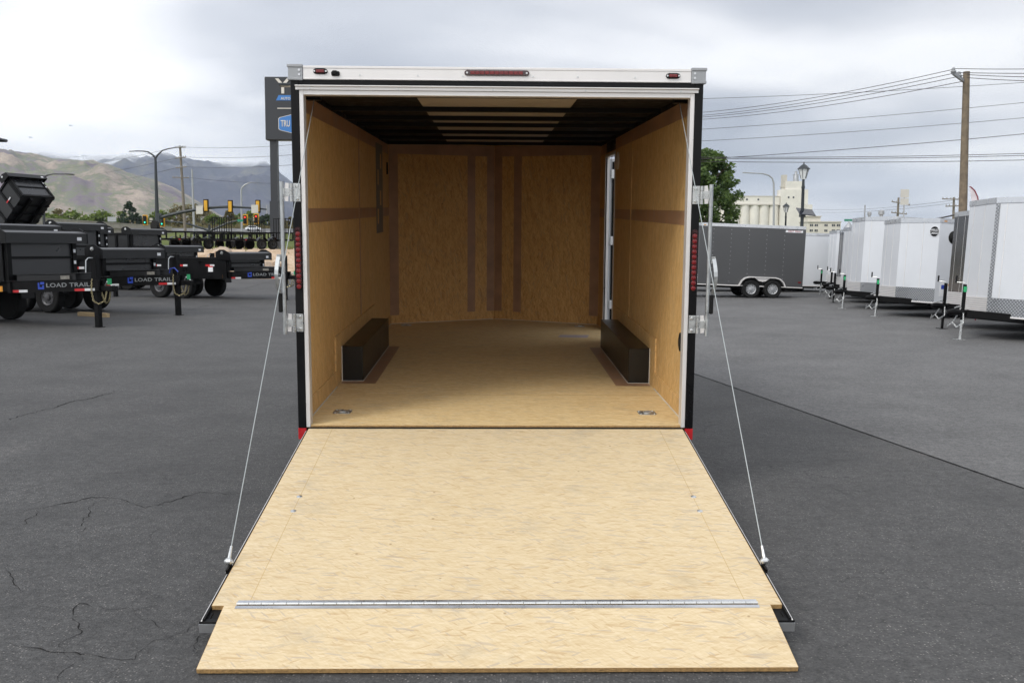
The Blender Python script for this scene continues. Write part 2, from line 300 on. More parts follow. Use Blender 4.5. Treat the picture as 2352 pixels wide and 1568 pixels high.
# ------------------------------------------------------------------ mesh helpers
class MB:
    def __init__(s): s.v = []; s.f = []; s.uv = None
    def add(s, vs, fs, mx=None):
        o = len(s.v); s.v += [tuple(mx @ Vector(p)) if mx else tuple(p) for p in vs]; s.f += [tuple(i+o for i in q) for q in fs]; return s
    def box(s, x0, x1, y0, y1, z0, z1, mx=None):
        return s.add([(x0, y0, z0), (x1, y0, z0), (x1, y1, z0), (x0, y1, z0), (x0, y0, z1), (x1, y0, z1), (x1, y1, z1), (x0, y1, z1)],
                     [(3, 2, 1, 0), (4, 5, 6, 7), (0, 1, 5, 4), (1, 2, 6, 5), (2, 3, 7, 6), (3, 0, 4, 7)], mx)
    def prism(s, pts, a, b, ax='z', mx=None):
        n = len(pts); P = (lambda p, t: (p[0], p[1], t)) if ax == 'z' else ((lambda p, t: (p[0], t, p[1])) if ax == 'y' else (lambda p, t: (t, p[0], p[1])))
        vs = [P(p, a) for p in pts] + [P(p, b) for p in pts]
        return s.add(vs, [tuple(range(n))[::-1], tuple(range(n, 2*n))] + [(i, (i+1) % n, n+(i+1) % n, n+i) for i in range(n)], mx)
    def bar(s, p0, p1, wd, ht, up=(0, 0, 1)):                 # rectangular beam between two points
        p0, p1 = Vector(p0), Vector(p1); d = (p1-p0).normalized(); u = Vector(up); r = d.cross(u)
        if r.length < 1e-4: r = d.cross(Vector((0, 1, 0)))
        r.normalize(); u = r.cross(d); r *= wd/2; u *= ht/2
        vs = [p+q for p in (p0, p1) for q in (-r-u, r-u, r+u, -r+u)]
        return s.add(vs, [(3, 2, 1, 0), (4, 5, 6, 7), (0, 1, 5, 4), (1, 2, 6, 5), (2, 3, 7, 6), (3, 0, 4, 7)])
    def tube(s, pts, r, seg=8, cap=True):
        pts = [Vector(p) for p in pts]; rs = r if isinstance(r, (list, tuple)) else [r]*len(pts); o = len(s.v); pu = None
        for i, p in enumerate(pts):
            d = (pts[min(i+1, len(pts)-1)]-pts[max(i-1, 0)]).normalized()
            u = pu if pu else (Vector((0, 0, 1)) if abs(d.z) < .9 else Vector((1, 0, 0)))
            u = (u-d*u.dot(d)).normalized(); pu = u; q = d.cross(u)
            s.v += [tuple(p+(u*math.cos(2*PI*k/seg)+q*math.sin(2*PI*k/seg))*rs[i]) for k in range(seg)]
        for i in range(len(pts)-1):
            s.f += [(o+i*seg+k, o+i*seg+(k+1) % seg, o+(i+1)*seg+(k+1) % seg, o+(i+1)*seg+k) for k in range(seg)]
        if cap: s.f += [tuple(o+k for k in range(seg))[::-1], tuple(o+(len(pts)-1)*seg+k for k in range(seg))]
        return s
    def lathe(s, prof, seg=20, ax='z', c=(0, 0, 0)):           # prof of (radius, height)
        o = len(s.v); c = Vector(c)
        for r, h in prof:
            for k in range(seg):
                a = 2*PI*k/seg; p = (r*math.cos(a), r*math.sin(a), h)
                if ax == 'y': p = (p[0], p[2], p[1])
                elif ax == 'x': p = (p[2], p[0], p[1])
                s.v.append(tuple(c+Vector(p)))
        for i in range(len(prof)-1):
            s.f += [(o+i*seg+k, o+i*seg+(k+1) % seg, o+(i+1)*seg+(k+1) % seg, o+(i+1)*seg+k) for k in range(seg)]
        s.f += [tuple(o+k for k in range(seg))[::-1], tuple(o+(len(prof)-1)*seg+k for k in range(seg))]
        return s
    def chain(s, pts, ln=.035, r=.0055):
        pts = [Vector(p) for p in pts]; seg = [(b-a).length for a, b in zip(pts, pts[1:])]; tot = sum(seg); n = max(3, int(tot/(ln*.72)))
        for i in range(n):
            t = (i+.5)/n*tot; k = 0
            while k < len(seg)-1 and t > seg[k]: t -= seg[k]; k += 1
            c = pts[k].lerp(pts[k+1], t/seg[k]); d = (pts[k+1]-pts[k]).normalized(); e = d.cross(Vector((.31, .77, .5))).normalized()
            if i % 2: e = d.cross(e)
            s.tube([c+d*math.cos(a)*ln*.5+e*math.sin(a)*ln*.28 for a in [j*PI/3 for j in range(7)]], r, 5, False)
        return s
    def mesh(s, name, smooth=False, bevel=0):
        me = bpy.data.meshes.new(name); me.from_pydata(s.v, [], s.f)
        bm = bmesh.new(); bm.from_mesh(me); bmesh.ops.recalc_face_normals(bm, faces=bm.faces)
        if bevel: bmesh.ops.bevel(bm, geom=[e for e in bm.edges if len(e.link_faces) == 2 and e.calc_face_angle(0) > .5], offset=bevel, segments=1, affect='EDGES', clamp_overlap=True)
        bm.to_mesh(me); bm.free()
        if smooth:
            for p in me.polygons: p.use_smooth = True
            try: me.set_sharp_from_angle(angle=math.radians(38))
            except Exception: pass
        return me
    def build(s, name, mat, parent=None, smooth=False, bevel=0, **k):
        return put(name, s.mesh(name, smooth, bevel), mat, parent, **k)
def put(name, me, mat, parent=None, loc=None, label=None, cat=None, group=None, kind=None, rot=None):
    o = bpy.data.objects.new(name, me); COL.objects.link(o)
    if mat is not None and me is not None:
        mt = M[mat] if isinstance(mat, str) else mat
        if not me.materials: me.materials.append(mt)
        elif me.materials[0] != mt: o.material_slots[0].link = 'OBJECT'; o.material_slots[0].material = mt
    if parent: o.parent = parent
    if loc: o.location = loc
    if rot: o.rotation_euler = rot
    for a, b in (('label', label), ('category', cat), ('group', group), ('kind', kind)):
        if b: o[a] = b
    return o
def thing(name, label, cat, loc=(0, 0, 0), rot=(0, 0, 0), group=None):
    return put(name, None, None, None, Vector(loc), label, cat, group, None, rot)
def again(o, parent=None, loc=None, rot=None):                  # a copy of one mesh object that shares its mesh
    c = o.copy(); COL.objects.link(c)
    if parent: c.parent = parent
    if loc is not None: c.location = loc
    if rot is not None: c.rotation_euler = rot
    return c
TXT = {}
def textmesh(body, size, ext=.002, shear=0., sx=1., align='CENTER', space=1.):
    k = (body, size, ext, shear, sx, align)
    if k in TXT: return TXT[k]
    cu = bpy.data.curves.new('lettering', 'FONT'); cu.body = body; cu.size = size; cu.extrude = ext; cu.shear = shear; cu.align_x = align; cu.align_y = 'CENTER'; cu.resolution_u = 3; cu.space_character = space
    cu.offset = size*.012
    ob = bpy.data.objects.new('tmp', cu); COL.objects.link(ob); bpy.context.view_layer.update()
    me = bpy.data.meshes.new_from_object(ob.evaluated_get(bpy.context.evaluated_depsgraph_get())); me.name = 'lettering'
    bpy.data.objects.remove(ob); me.transform(Matrix.Diagonal((sx, 1, 1, 1))); TXT[k] = me
    return me
def uvplane(me, u, v):                                         # planar UV in metres along two local directions
    l = me.uv_layers.new(name='UVMap'); u, v = Vector(u), Vector(v)
    for p in me.polygons:
        for li in p.loop_indices:
            c = me.vertices[me.loops[li].vertex_index].co; l.data[li].uv = (c.dot(u), c.dot(v))
def sm(a, b, x):
    t = max(0., min(1., (x-a)/(b-a))); return t*t*(3-2*t)

# ------------------------------------------------------------------ ground, lot, hills
def gz(x, y):
    s = sm(6, -4, x) if x < 6 else 0.
    s = 1-sm(-4, 6, x)
    lip = 1.43*sm(51.5, 55.5, y + 1.2*noise.noise((x*.22, 3.1, 0)))
    up = min(max(0., y-95)*.0222, 5.1)
    far = 0.
    return s*(lip+up) + far
def axis(near, far, n, m):
    a = [-near+2*near*i/n for i in range(n+1)]; k = (far/near)**(1/m)
    return [-near*k**i for i in range(m, 0, -1)] + a + [near*k**i for i in range(1, m+1)]
xs = axis(60., 12000., 60, 26)
ys = [-300, -150, -80, -40, -20] + [i*3. for i in range(0, 16)] + [48+i*.8 for i in range(0, 14)] + [60+i*6 for i in range(0, 45)] + [340*1.17**i for i in range(0, 23)]
g = MB(); nx = len(xs)
for y in ys:
    for x in xs: g.v.append((x, y, gz(x, y)-.012 + (.10*noise.noise((x*.3, y*.3, 0)) if (abs(x) < 60 and 57 < y < 100 and x < -6) else 0)))
for j in range(len(ys)-1):
    for i in range(nx-1): g.f.append((j*nx+i, j*nx+i+1, (j+1)*nx+i+1, (j+1)*nx+i))
g.build('ground', 'grass', None, True, kind='structure')
lot = MB(); lot.add([(-70, -60, 0), (90, -60, 0), (90, 75, 0), (4, 75, 0), (-5, 51.8, 0), (-70, 51.8, 0)], [(0, 1, 2, 3, 4, 5)])
lot.build('parking_lot', 'asphalt', None, kind='structure')
# older, paler paving beyond the seam on the right
A = gp(1565, 848); B = gp(2352, 1122); D = (B-A).normalized()
A2 = A - D*14; B2 = B + D*9
pv = MB(); seam = [A2.lerp(B2, i/60) + Vector((0, .05*noise.noise((i*.35, 1, 0))+.03*noise.noise((i*1.3, 7, 0)), 0)) for i in range(61)]
P4 = [Vector((40, B2.y-4, 0)), Vector((40, 50, 0)), Vector((A2.x, 50, 0))]
pv.add([(p.x, p.y, .004) for p in seam] + [(p.x, p.y, .004) for p in P4], [tuple(range(64))])
pv.build('old_paving', 'asphalt_worn', None, kind='structure')
sj = MB()
for i in range(60):
    p, q = seam[i], seam[i+1]; wd = .004+.03*abs(noise.noise((i*.37, 4, 0))); nrm = Vector((-D.y, D.x, 0))
    sj.add([(*(p-nrm*wd).xy, .006), (*(q-nrm*wd).xy, .006), (*(q+nrm*wd*.6).xy, .006), (*(p+nrm*wd*.6).xy, .006)], [(0, 1, 2, 3)])
sj.build('paving_seam', 'black_matte', None, kind='structure')
# cracks in the asphalt, traced on the ground
def crack(name, pts, w0):
    P_ = [gp(u, v) for u, v in pts]; L_ = []
    for a, b in zip(P_, P_[1:]):
        n_ = max(2, int((b-a).length/.028))
        for i in range(n_): L_.append(a.lerp(b, i/n_))
    L_.append(P_[-1]); q = MB(); V_ = []
    for i, p in enumerate(L_):
        d_ = (L_[min(i+1, len(L_)-1)]-L_[max(i-1, 0)]).normalized(); nr = Vector((-d_.y, d_.x, 0))
        p = p + nr*(.06*noise.noise((p.x*3.1, p.y*3.1, 2))+.045*noise.noise((p.x*9, p.y*9, 5))+.022*noise.noise((p.x*31, p.y*31, 7))); wv_ = w0*.75*max(.10, .5+1.0*noise.noise((p.x*2.3, p.y*2.3, 9))+.9*noise.noise((p.x*17, p.y*17, 4)))*min(1, .1+i*.06, .1+(len(L_)-1-i)*.06)
        V_.append(((p-nr*wv_), (p+nr*wv_)))
    for (a, b), (c, d_) in zip(V_, V_[1:]): q.add([(a.x, a.y, .0025), (b.x, b.y, .0025), (d_.x, d_.y, .0025), (c.x, c.y, .0025)], [(0, 1, 2, 3)])
    q.build(name, 'crack_fill', None, kind='structure')
simple('crack_fill', (.016, .0155, .015), .95, spec=.1)
def lc(*p): return [(x*.8767, 780.9+.8767*y) for x, y in p]
for pts, w0 in ((lc((0, 455), (60, 450), (120, 437), (190, 420), (240, 413), (300, 415), (330, 422), (380, 440), (430, 425), (480, 410), (530, 402), (600, 403), (690, 400)), .0075),
    (lc((0, 790), (60, 800), (110, 815), (150, 822), (200, 830), (280, 835), (340, 830), (370, 795), (420, 780), (470, 760), (500, 740)), .0075), (lc((200, 830), (170, 855), (150, 880), (135, 893)), .006),
    (lc((200, 830), (175, 790), (205, 750), (190, 715), (210, 690), (280, 700), (350, 710), (430, 702)), .0065), (lc((340, 830), (380, 835), (450, 832), (500, 838)), .005), (lc((0, 220), (60, 195), (130, 180), (200, 160), (270, 145), (330, 125)), .009),
    (lc((270, 885), (290, 860), (340, 830)), .006), (lc((60, 660), (40, 630), (20, 590), (0, 575)), .006), (lc((560, 740), (530, 790), (510, 830)), .005), (lc((300, 415), (250, 425), (215, 480), (225, 520)), .004), (lc((0, 500), (60, 480), (120, 437)), .005),
    (lc((30, 720), (110, 700), (190, 715)), .005), (lc((420, 780), (400, 740), (350, 710)), .004),
    ([(1992, 804), (2025, 809), (2124, 828.6), (2229, 846.7), (2288, 855), (2352, 868)], .012), ([(2025, 809), (2075, 807), (2120, 804)], .012), ([(560, 690), (520, 694), (470, 703), (430, 713)], .016), ([(640, 640), (560, 664), (500, 668)], .018)):
    crack('paving_crack', pts, w0)
# sandy berm where the flat trailers stand
bm_ = MB(); BX = [-46+i*1.0 for i in range(52)]; BY = [50.2+i*.55 for i in range(14)] + [58+i*2.5 for i in range(15)]
for y in BY:
    for x in BX: bm_.v.append((x, y, gz(x, y) + (.03 if y > 53 else .004) + .06*noise.noise((x*.7, y*.7, 2))*sm(52, 55, y)))
for j in range(len(BY)-1):
    for i in range(len(BX)-1): bm_.f.append((j*52+i, j*52+i+1, (j+1)*52+i+1, (j+1)*52+i))
bm_.build('gravel_berm', 'gravel', None, True, kind='structure')
# highway climbing the embankment
hw = MB(); HX = [-150+i*5 for i in range(32)]
def hy(x): return 283 + .05*(x+60)
for x in HX:
    for t in (0, 9, 18): hw.v.append((x, hy(x)+t, gz(min(x, -8), hy(x)+t)+.06+t*.055))
for i in range(31):
    for k in (0, 1): hw.f.append((i*3+k, i*3+3+k, i*3+4+k, i*3+1+k))
hw.build('highway', 'asphalt_worn', None, True, kind='structure')
dm = MB()
for i in range(26):
    x = -148+i*5.6
    dm.add([(x+a, hy(x)+b, gz(min(x, -8), hy(x)+b)+.12+b*.055) for a, b in ((0, 8.6), (2.6, 8.6), (2.6, 9.4), (0, 9.4))], [(0, 1, 2, 3)])
    dm.add([(x+a, hy(x)+b, gz(min(x, -8), hy(x)+b)+.12+b*.055) for a, b in ((0, .8), (5.6, .8), (5.6, 1.2), (0, 1.2))], [(0, 1, 2, 3)])
dm.build('lane_markings', 'road_paint', None, kind='structure')

def ridge(name, mat, prof, d0, d1, d2, amp, fr, n=150, rows=44, seed=0):
    """a mountain slope: prof gives the crest seen from the lot as (pixel, pixel), d0 foot, d1 crest, d2 back foot"""
    mb = MB(); u0, u1 = prof[0][0], prof[-1][0]
    def crest(u):
        for (a, b), (c, d) in zip(prof, prof[1:]):
            if a <= u <= c: return b+(d-b)*(u-a)/(c-a)
        return prof[-1][1]
    for j in range(rows+1):
        for i in range(n+1):
            u = u0+(u1-u0)*i/n; p = at(u, crest(u), d1); H = p.z - 4
            tt = j/rows; front = tt <= .72
            t = tt/.72 if front else 1-(tt-.72)/.28
            y = d0+(d1-d0)*t if front else d1+(d2-d1)*(1-t)
            x = p.x*(y/d1)**.9 if front else p.x*(y/d1)
            q = (x*fr+seed, y*fr*.6, seed)
            r = 1-abs(noise.noise(q))*2; r2 = noise.fractal((x*fr*3, y*fr*3, seed), 1., 2., 4)
            z = 4 + H*(t**.92) + math.sin(PI*t)*(H*.30*(r-.55)*amp + H*.13*r2) + H*.012*noise.noise((x*fr*14, y*fr*9, 5))*(t > .1)
            mb.v.append((x, y, max(z, 1.)))
    for j in range(rows):
        for i in range(n): mb.f.append((j*(n+1)+i, j*(n+1)+i+1, (j+1)*(n+1)+i+1, (j+1)*(n+1)+i))
    return mb.build(name, mat, None, True, kind='structure')
ridge('hill', 'hill_brush', [(-700, 340), (-200, 335), (0, 340), (40, 346), (85, 353), (126, 364), (167, 366), (190, 369), (214, 368), (227, 373), (256, 380), (290, 394), (325, 405), (357, 413), (402, 432), (444, 455), (478, 476), (501, 491), (526, 503), (560, 513), (620, 520), (700, 524)], 2300, 4000, 5200, 1.25, .0022, 280, 80, 3.)
ridge('mountain', 'hazed_mountain_brush', [(60, 340), (290, 352), (420, 350), (520, 360), (600, 366), (640, 394), (668, 416), (720, 440), (800, 462), (900, 490), (1000, 505), (1100, 516), (1250, 526)], 5200, 8200, 9800, 1.3, .0012, 220, 70, 11.)

# ------------------------------------------------------------------ the open cargo trailer
TY, TT = .0212, .0414
TR = Matrix.Rotation(TY, 3, 'Z') @ Matrix.Rotation(TT, 3, 'X')
T = thing('cargo_trailer', 'open black enclosed cargo trailer with strand board interior and lowered rear ramp', 'trailer',
          CAM - TR @ Vector((-.036, -6.344, 1.796)), TR.to_euler())
HW, WI, WX = 1.295, 1.216, 1.270          # outer half width, opening, inner wall
ZF, ZC, ZT = .370, 2.515, 2.572           # floor, ceiling bows, underside of white header
LB, LT_ = 5.62, 6.23
def B_(*a): return MB().box(*a)
def both(fn):
    for s in (-1, 1): fn(s)
# rear frame
for s in (-1, 1):
    po = MB().box(*sorted((s*1.243, s*HW)), 0, .10, .352, ZT).build('rear_post', 'black_paint', T, bevel=.004)
    MB().box(*sorted((s*1.2435, s*1.2952)), -.0016, .1, .279, .352).build('reflector_tape', 'red_tape', T)
    MB().box(*sorted((s*1.216, s*1.2428)), .004, .09, ZF-.012, 2.5085).build('door_jamb', 'alum_white', T, bevel=.002)
    MB().box(*sorted((s*1.13, s*1.242)), .03, .16, .27, ZF-.012).build('frame_stub', 'black_steel', T)
    cp = MB().box(*sorted((s*1.215, s*1.306)), -.012, .14, 2.574, 2.660).box(*sorted((s*1.215, s*1.312)), -.018, .14, 2.644, 2.663).box(*sorted((s*1.215, s*1.310)), -.016, .14, 2.566, 2.584).build('corner_cap', 'cap_grey', T, bevel=.003)
    for z in (2.600, 2.628): MB().lathe([(.0075, -.004), (.0075, 0), (.003, .003)], 8, 'y', (s*1.236, -.0125, z)).build('cap_rivet', 'alum', cp)
MB().box(-1.2428, 1.2428, .006, .10, ZT-.037, ZT).build('header_band', 'black_paint', T)
hd = MB().box(-1.214, 1.214, -.006, .12, ZT, 2.650).box(-1.214, 1.214, -.010, .12, 2.640, 2.655).box(-1.214, 1.214, -.009, .12, ZT+.001, 2.581).build('header_rail', 'alum_white', T, bevel=.0015)
rv = MB().lathe([(.006, -.0035), (.006, 0), (.002, .002)], 8, 'y')
rvm = rv.mesh('rivet', True)
for i, x in enumerate((-.86, -.50, -.22, .22, .50, .86)): put('rivet', rvm, 'zinc', hd, (x, -.007, 2.600))
dr = MB().prism([(-.030, 2.536), (-.030, 2.530), (-.012, 2.526), (-.012, 2.509), (.006, 2.509), (.006, 2.536)], -1.262, 1.262, 'x').build('drip_rail', 'alum_white', T)
for x in (-1.17, -.62, -.03, .55, 1.15): put('screw', rvm, 'zinc', dr, (x, -.013, 2.517))
MB().box(-1.216, 1.216, .004, .09, 2.4795, 2.5088).build('door_jamb', 'alum_white', T, bevel=.002)
for x, z in ((-1.105, 2.621), (1.099, 2.612)):
    c = MB()
    pts = [(x+.026*k+.020*math.cos(a), z+.017*math.sin(a)) for k, a in [(1, -PI/2), (1, -PI/4), (1, 0), (1, PI/4), (1, PI/2), (-1, PI/2), (-1, 3*PI/4), (-1, PI), (-1, 5*PI/4), (-1, 3*PI/2)]]
    o = MB().prism(pts, -.018, -.004, 'y').build('clearance_light', 'black_matte', T, bevel=.003)
    MB().prism([(x-.026, z-.009), (x+.026, z-.009), (x+.026, z+.009), (x-.026, z+.009)], -.025, -.017, 'y').build('lens', 'red_lens', o, bevel=.003)
    for k in (-1, 1): put('screw', rvm, 'zinc', o, (x+k*.036, -.0185, z))
bx_, bz_ = -.006, 2.6195
pts = [(bx_+s*.188+.016*math.cos(a)*1., bz_+.0165*math.sin(a)) for s, r in ((1, (-90, -45, 0, 45, 90)), (-1, (90, 135, 180, 225, 270))) for a in [math.radians(q) for q in r]]
o = MB().prism(pts, -.020, -.004, 'y').build('brake_light_bar', 'dark_lens', T, bevel=.003)
for i in range(11): MB().box(bx_-.165+i*.030, bx_-.165+i*.030+.027, -.0235, -.0195, bz_-.010, bz_+.010).build('lens', 'red_lens', o, bevel=.002)
for k in (-1, 1): put('screw', rvm, 'zinc', o, (bx_+k*.186, -.0205, bz_))
o = MB().box(-1.037, -.985, -.022, -.004, 2.593, 2.622).build('camera_plug', 'black_matte', T, bevel=.006); MB().box(-1.030, -.998, -.032, -.021, 2.600, 2.625).build('plug_cover', 'black_matte', o, bevel=.005)
# lamps, cam-bar locks
for s in (-1, 1):
    xc = s*1.2675
    tl = MB().box(xc-.018, xc+.018, -.012, .0, 1.286, 1.640).lathe([(.018, -.012), (.018, 0)], 12, 'y', (xc, 0, 1.640)).lathe([(.018, -.012), (.018, 0)], 12, 'y', (xc, 0, 1.286)).build('tail_light', 'dark_lens', T)
    for i in range(11): MB().lathe([(.0155, -.017), (.0155, -.011), (.004, -.011)][::-1] if False else [(.002, -.019), (.011, -.018), (.0155, -.013), (.0155, -.0115)], 12, 'y', (xc, 0, 1.279+i*.0335)).build('lamp_lens', 'red_lens', tl, True)
    xb = s*1.362
    lk = MB().tube([(xb, -.015, .972), (xb, -.015, 1.942)], .0135, 12).build('lock_bar', 'galv', T, True)
    for z0 in (.987, 1.817):
        pl = MB().box(*sorted((s*1.246, s*1.292)), -.006, -.0005, z0, z0+.115).build('hinge_plate', 'zinc', T, bevel=.002)
        for dz in (.018, .097): MB().lathe([(.0105, 0), (.0105, -.003), (.006, -.008)], 10, 'y', (s*1.266, -.006, z0+dz)).build('bolt', 'zinc', pl, True)
        q = MB()
        for a, b in ((0, .030), (.032, .083), (.085, .115)): q.tube([(s*1.303, -.012, z0+a), (s*1.303, -.012, z0+b)], .0105, 10)
        q.build('hinge_barrel', 'zinc', pl, True)
        MB().box(*sorted((s*1.310, s*1.352)), -.016, -.011, z0+.033, z0+.083).box(*sorted((s*1.345, s*1.351)), -.03, -.005, z0+.033, z0+.083).build('keeper', 'zinc', pl, bevel=.001)
        MB().prism([(s*1.318, z0+.083), (s*1.346, z0+.083), (s*1.340, z0+.118), (s*1.318, z0+.116)], -.010, -.006, 'y').build('cam', 'alum_white', pl)
        MB().prism([(s*1.320, z0+.033), (s*1.348, z0+.033), (s*1.344, z0+.004), (s*1.322, z0+.002)], -.016, -.012, 'y').build('cam', 'alum_white', pl)
    hx = s*1.392; hp = []
    for k in range(9):
        t = k/8; hp.append((hx+s*.010*math.sin(PI*t), -.02-.03*math.sin(PI*t)*1., 1.475-.235*t))
    q = MB(); [q.bar(hp[k], hp[k+1], .024, .004, (0, 1, 0)) for k in range(8)]
    hh = q.build('lock_handle', 'galv', T)
    MB().box(*sorted((s*1.376, s*1.402)), -.024, -.014, 1.44, 1.485).build('handle_clip', 'zinc', hh)
    MB().box(*sorted((s*1.374, s*1.398)), -.03, -.010, 1.115, 1.238).build('grip', 'black_matte', hh, bevel=.005)
# shell
sk = .0045
for s in (-1, 1):
    q = MB(); xa, xb = sorted((s*1.2745, s*1.2935))
    if s < 0: q.box(xa, xb, .1, LB, .30, 2.58)
    else: q.box(xa, xb, .1, 4.20, .30, 2.58).box(xa, xb, 5.09, LB, .30, 2.58).box(xa, xb, 4.20, 5.09, 2.385, 2.58)
    sw = q.build('side_wall', 'black_paint', T)
    for k in range(6): MB().box(*sorted((s*1.2936, s*1.2955)), .75+k*.8-.012, .75+k*.8+.012, .30, 2.55).build('panel_seam', 'black_paint', sw)
    MB().box(*sorted((s*1.28, s*1.302)), .101, LB, 2.581, 2.655).build('roof_rail', 'alum_white', sw)
    MB().box(*sorted((s*1.29, s*1.299)), .101, LB, .285, .315).build('bottom_rail', 'alum_white', sw)
    nx_, ny_ = s*1.2935, LB
    MB().prism([(s*1.2745, LB+.001), (s*1.2935, LB+.001), (0, LT_+.03), (0, LT_+.012)], .30, 2.58).build('nose_wall', 'black_paint', T)
    # fender and wheels outside
    for y in (2.28, 3.12):
        wh = MB().lathe([(.20, -.02), (.30, -.055), (.335, -.05), (.34, 0), (.335, .05), (.30, .055), (.20, .03)], 28, 'x', (s*1.195, y, 0)).mesh('wheel', True)
        gzw = -(y+2.72)*math.tan(TT)
        wo = put('wheel', wh, 'rubber', T, (0, 0, gzw+.335)); MB().lathe([(.19, -.04), (.15, -.02), (.05, .0), (.03, .03)], 16, 'x', (s*1.20, y, 0)).build('rim', 'alum', wo, True)
    MB().prism([(1.72, .62), (1.8, .72), (3.6, .72), (3.68, .62), (3.68, .58), (1.72, .58)], *sorted((s*1.296, s*1.32)), 'x').build('fender', 'alum_white', T)
    MB().bar((s*.75, .05, .29), (s*.75, LB, .29), .05, .12).build('chassis_rail', 'black_steel', T)
MB().box(-1.2, 1.2, 2.24, 2.32, .10, .20).box(-1.2, 1.2, 3.08, 3.16, .06, .16).build('axles', 'black_steel', T)
MB().prism([(-1.2745, .1), (1.2745, .1), (1.2745, LB), (0, LT_+.01), (-1.2745, LB)], 2.560, 2.585).build('roof', 'black_matte', T)
q = MB(); q.bar((-.9, LB, .27), (0, 7.3, .27), .06, .12); q.bar((.9, LB, .27), (0, 7.3, .27), .06, .12); q.box(-.05, .05, 7.2, 7.6, .22, .33); q.tube([(0, 7.25, -.40), (0, 7.25, .75)], .03, 10); q.build('tongue', 'black_steel', T)
# ceiling
for s in (-1, 1): MB().box(*sorted((s*1.262, s*1.2744)), .16, LB+.02, 2.5125, 2.5475).build('ceiling_trim', 'black_matte', T)
for s in (-1, 1): MB().box(*sorted((s*.565, s*1.2745)), .1, LB+.3, 2.548, 2.559).build('ceiling_panel', 'black_matte', T)
MB().box(-.5649, .5649, .1, LB+.35, 2.549, 2.559).build('ceiling_panel', 'roof_liner', T)
rb = MB().box(-1.2615, 1.2615, -.03, .03, 2.513, 2.547).mesh('roof_bow')
for y in (.42, 1.42, 2.18, 2.86, 3.74, 4.60, 5.52): put('roof_bow', rb, 'black_matte', T, (0, y, 0))
MB().box(-1.242, 1.242, .101, .15, 2.505, 2.546).build('rear_crossmember', 'black_matte', T)
# floor
fl = MB().prism([(-1.27, .02), (1.27, .02), (1.27, LB), (0, LT_), (-1.27, LB)], ZF-.019, ZF).build('floor', 'osb_floor', T)
MB().box(-1.214, 1.214, .006, .019, ZF-.0105, ZF-.002).build('floor_edge', 'osb_edge', T)
MB().box(-1.216, 1.216, -.016, .0055, ZF-.030, ZF-.011).box(-1.243, 1.243, .0, .1, .285, ZF-.031).build('rear_sill', 'black_matte', T)
MB().box(-1.262, 1.262, 1.06, 1.064, ZF, ZF+.0012).build('floor_joint', 'osb_edge', fl)
# side lining: boards, bands, battens, baseboards
def lining(s):
    x0, x1 = sorted((s*WX, s*(WX+.004)))
    ly = [(.10, 2.965), (2.985, 4.20), (5.09, 5.615)] if s > 0 else [(.10, 2.965), (2.985, 5.615)]
    for a, b in ly:
        MB().box(x0, x1, a, b, ZF, 1.676).build('wall_board', 'osb_side', T); MB().box(x0, x1, a, b, 1.774, 2.40).build('wall_board', 'osb_side', T)
        MB().box(x0+(.0005 if s < 0 else -.0005), x1, a, b, 1.6765, 1.7735).build('resin_band', 'resin_band', T)
        MB().box(x0+(.0005 if s < 0 else -.0005), x1, a, b, 2.4005, 2.512).build('top_band', 'resin_band', T)
    if s > 0: MB().box(x0, x1, 4.2005, 5.0895, 2.39, 2.3999).build('wall_board', 'osb_side', T)
    MB().box(*sorted((s*(WX-.003), s*(WX))), 2.945, 3.005, ZF+.12, 2.40).build('batten', 'osb_side' if s > 0 else 'resin_band', T)
    for a, b, h in (((.10, 1.38, .125), (4.05, 5.6, .10)) if s < 0 else ((.10, 1.34, .125), (3.95, 4.19, .10), (5.1, 5.6, .10))):
        MB().box(*sorted((s*(WX-.012), s*WX)), a, b, ZF, ZF+h).build('baseboard', 'osb_side', T, bevel=.001)
        MB().box(*sorted((s*(WX-.018), s*(WX-.012))), a, b, ZF, ZF+.006).build('sealant_bead', 'sealant', T)
    # board framing the wheel box
    a, b = (1.385, 4.0) if s < 0 else (1.345, 3.94)
    MB().box(*sorted((s*(WX-.012), s*WX)), a, b, ZF, ZF+.40).build('wheel_board', 'osb_side', T, bevel=.001)
    y0, y1 = (1.66, 3.70) if s < 0 else (1.58, 3.66)
    wb = MB().box(*sorted((s*1.085, s*(WX-.0125))), y0, y1, ZF+.001, ZF+.288).build('wheel_box', 'wheel_box', T, bevel=.004)
    MB().box(*sorted((s*1.083, s*(WX-.013))), y0-.004, y0, ZF, ZF+.004).box(*sorted((s*1.080, s*1.0849)), y0, y1, ZF, ZF+.004).box(*sorted((s*(WX-.018), s*(WX-.012))), y0-.003, y0+.0005, ZF, ZF+.288).build('sealant_bead', 'sealant', wb)
    MB().add([(s*(WX-.02), y0-.12, ZF+.0015), (s*.97, y0-.12, ZF+.0015), (s*.97, y1-.02, ZF+.0015), (s*1.079, y1-.02, ZF+.0015), (s*1.079, y0-.005, ZF+.0015), (s*(WX-.02), y0-.005, ZF+.0015)],
             [(0, 1, 4, 5), (1, 2, 3, 4)]).build('floor_band', 'resin_band', fl)
both(lining)
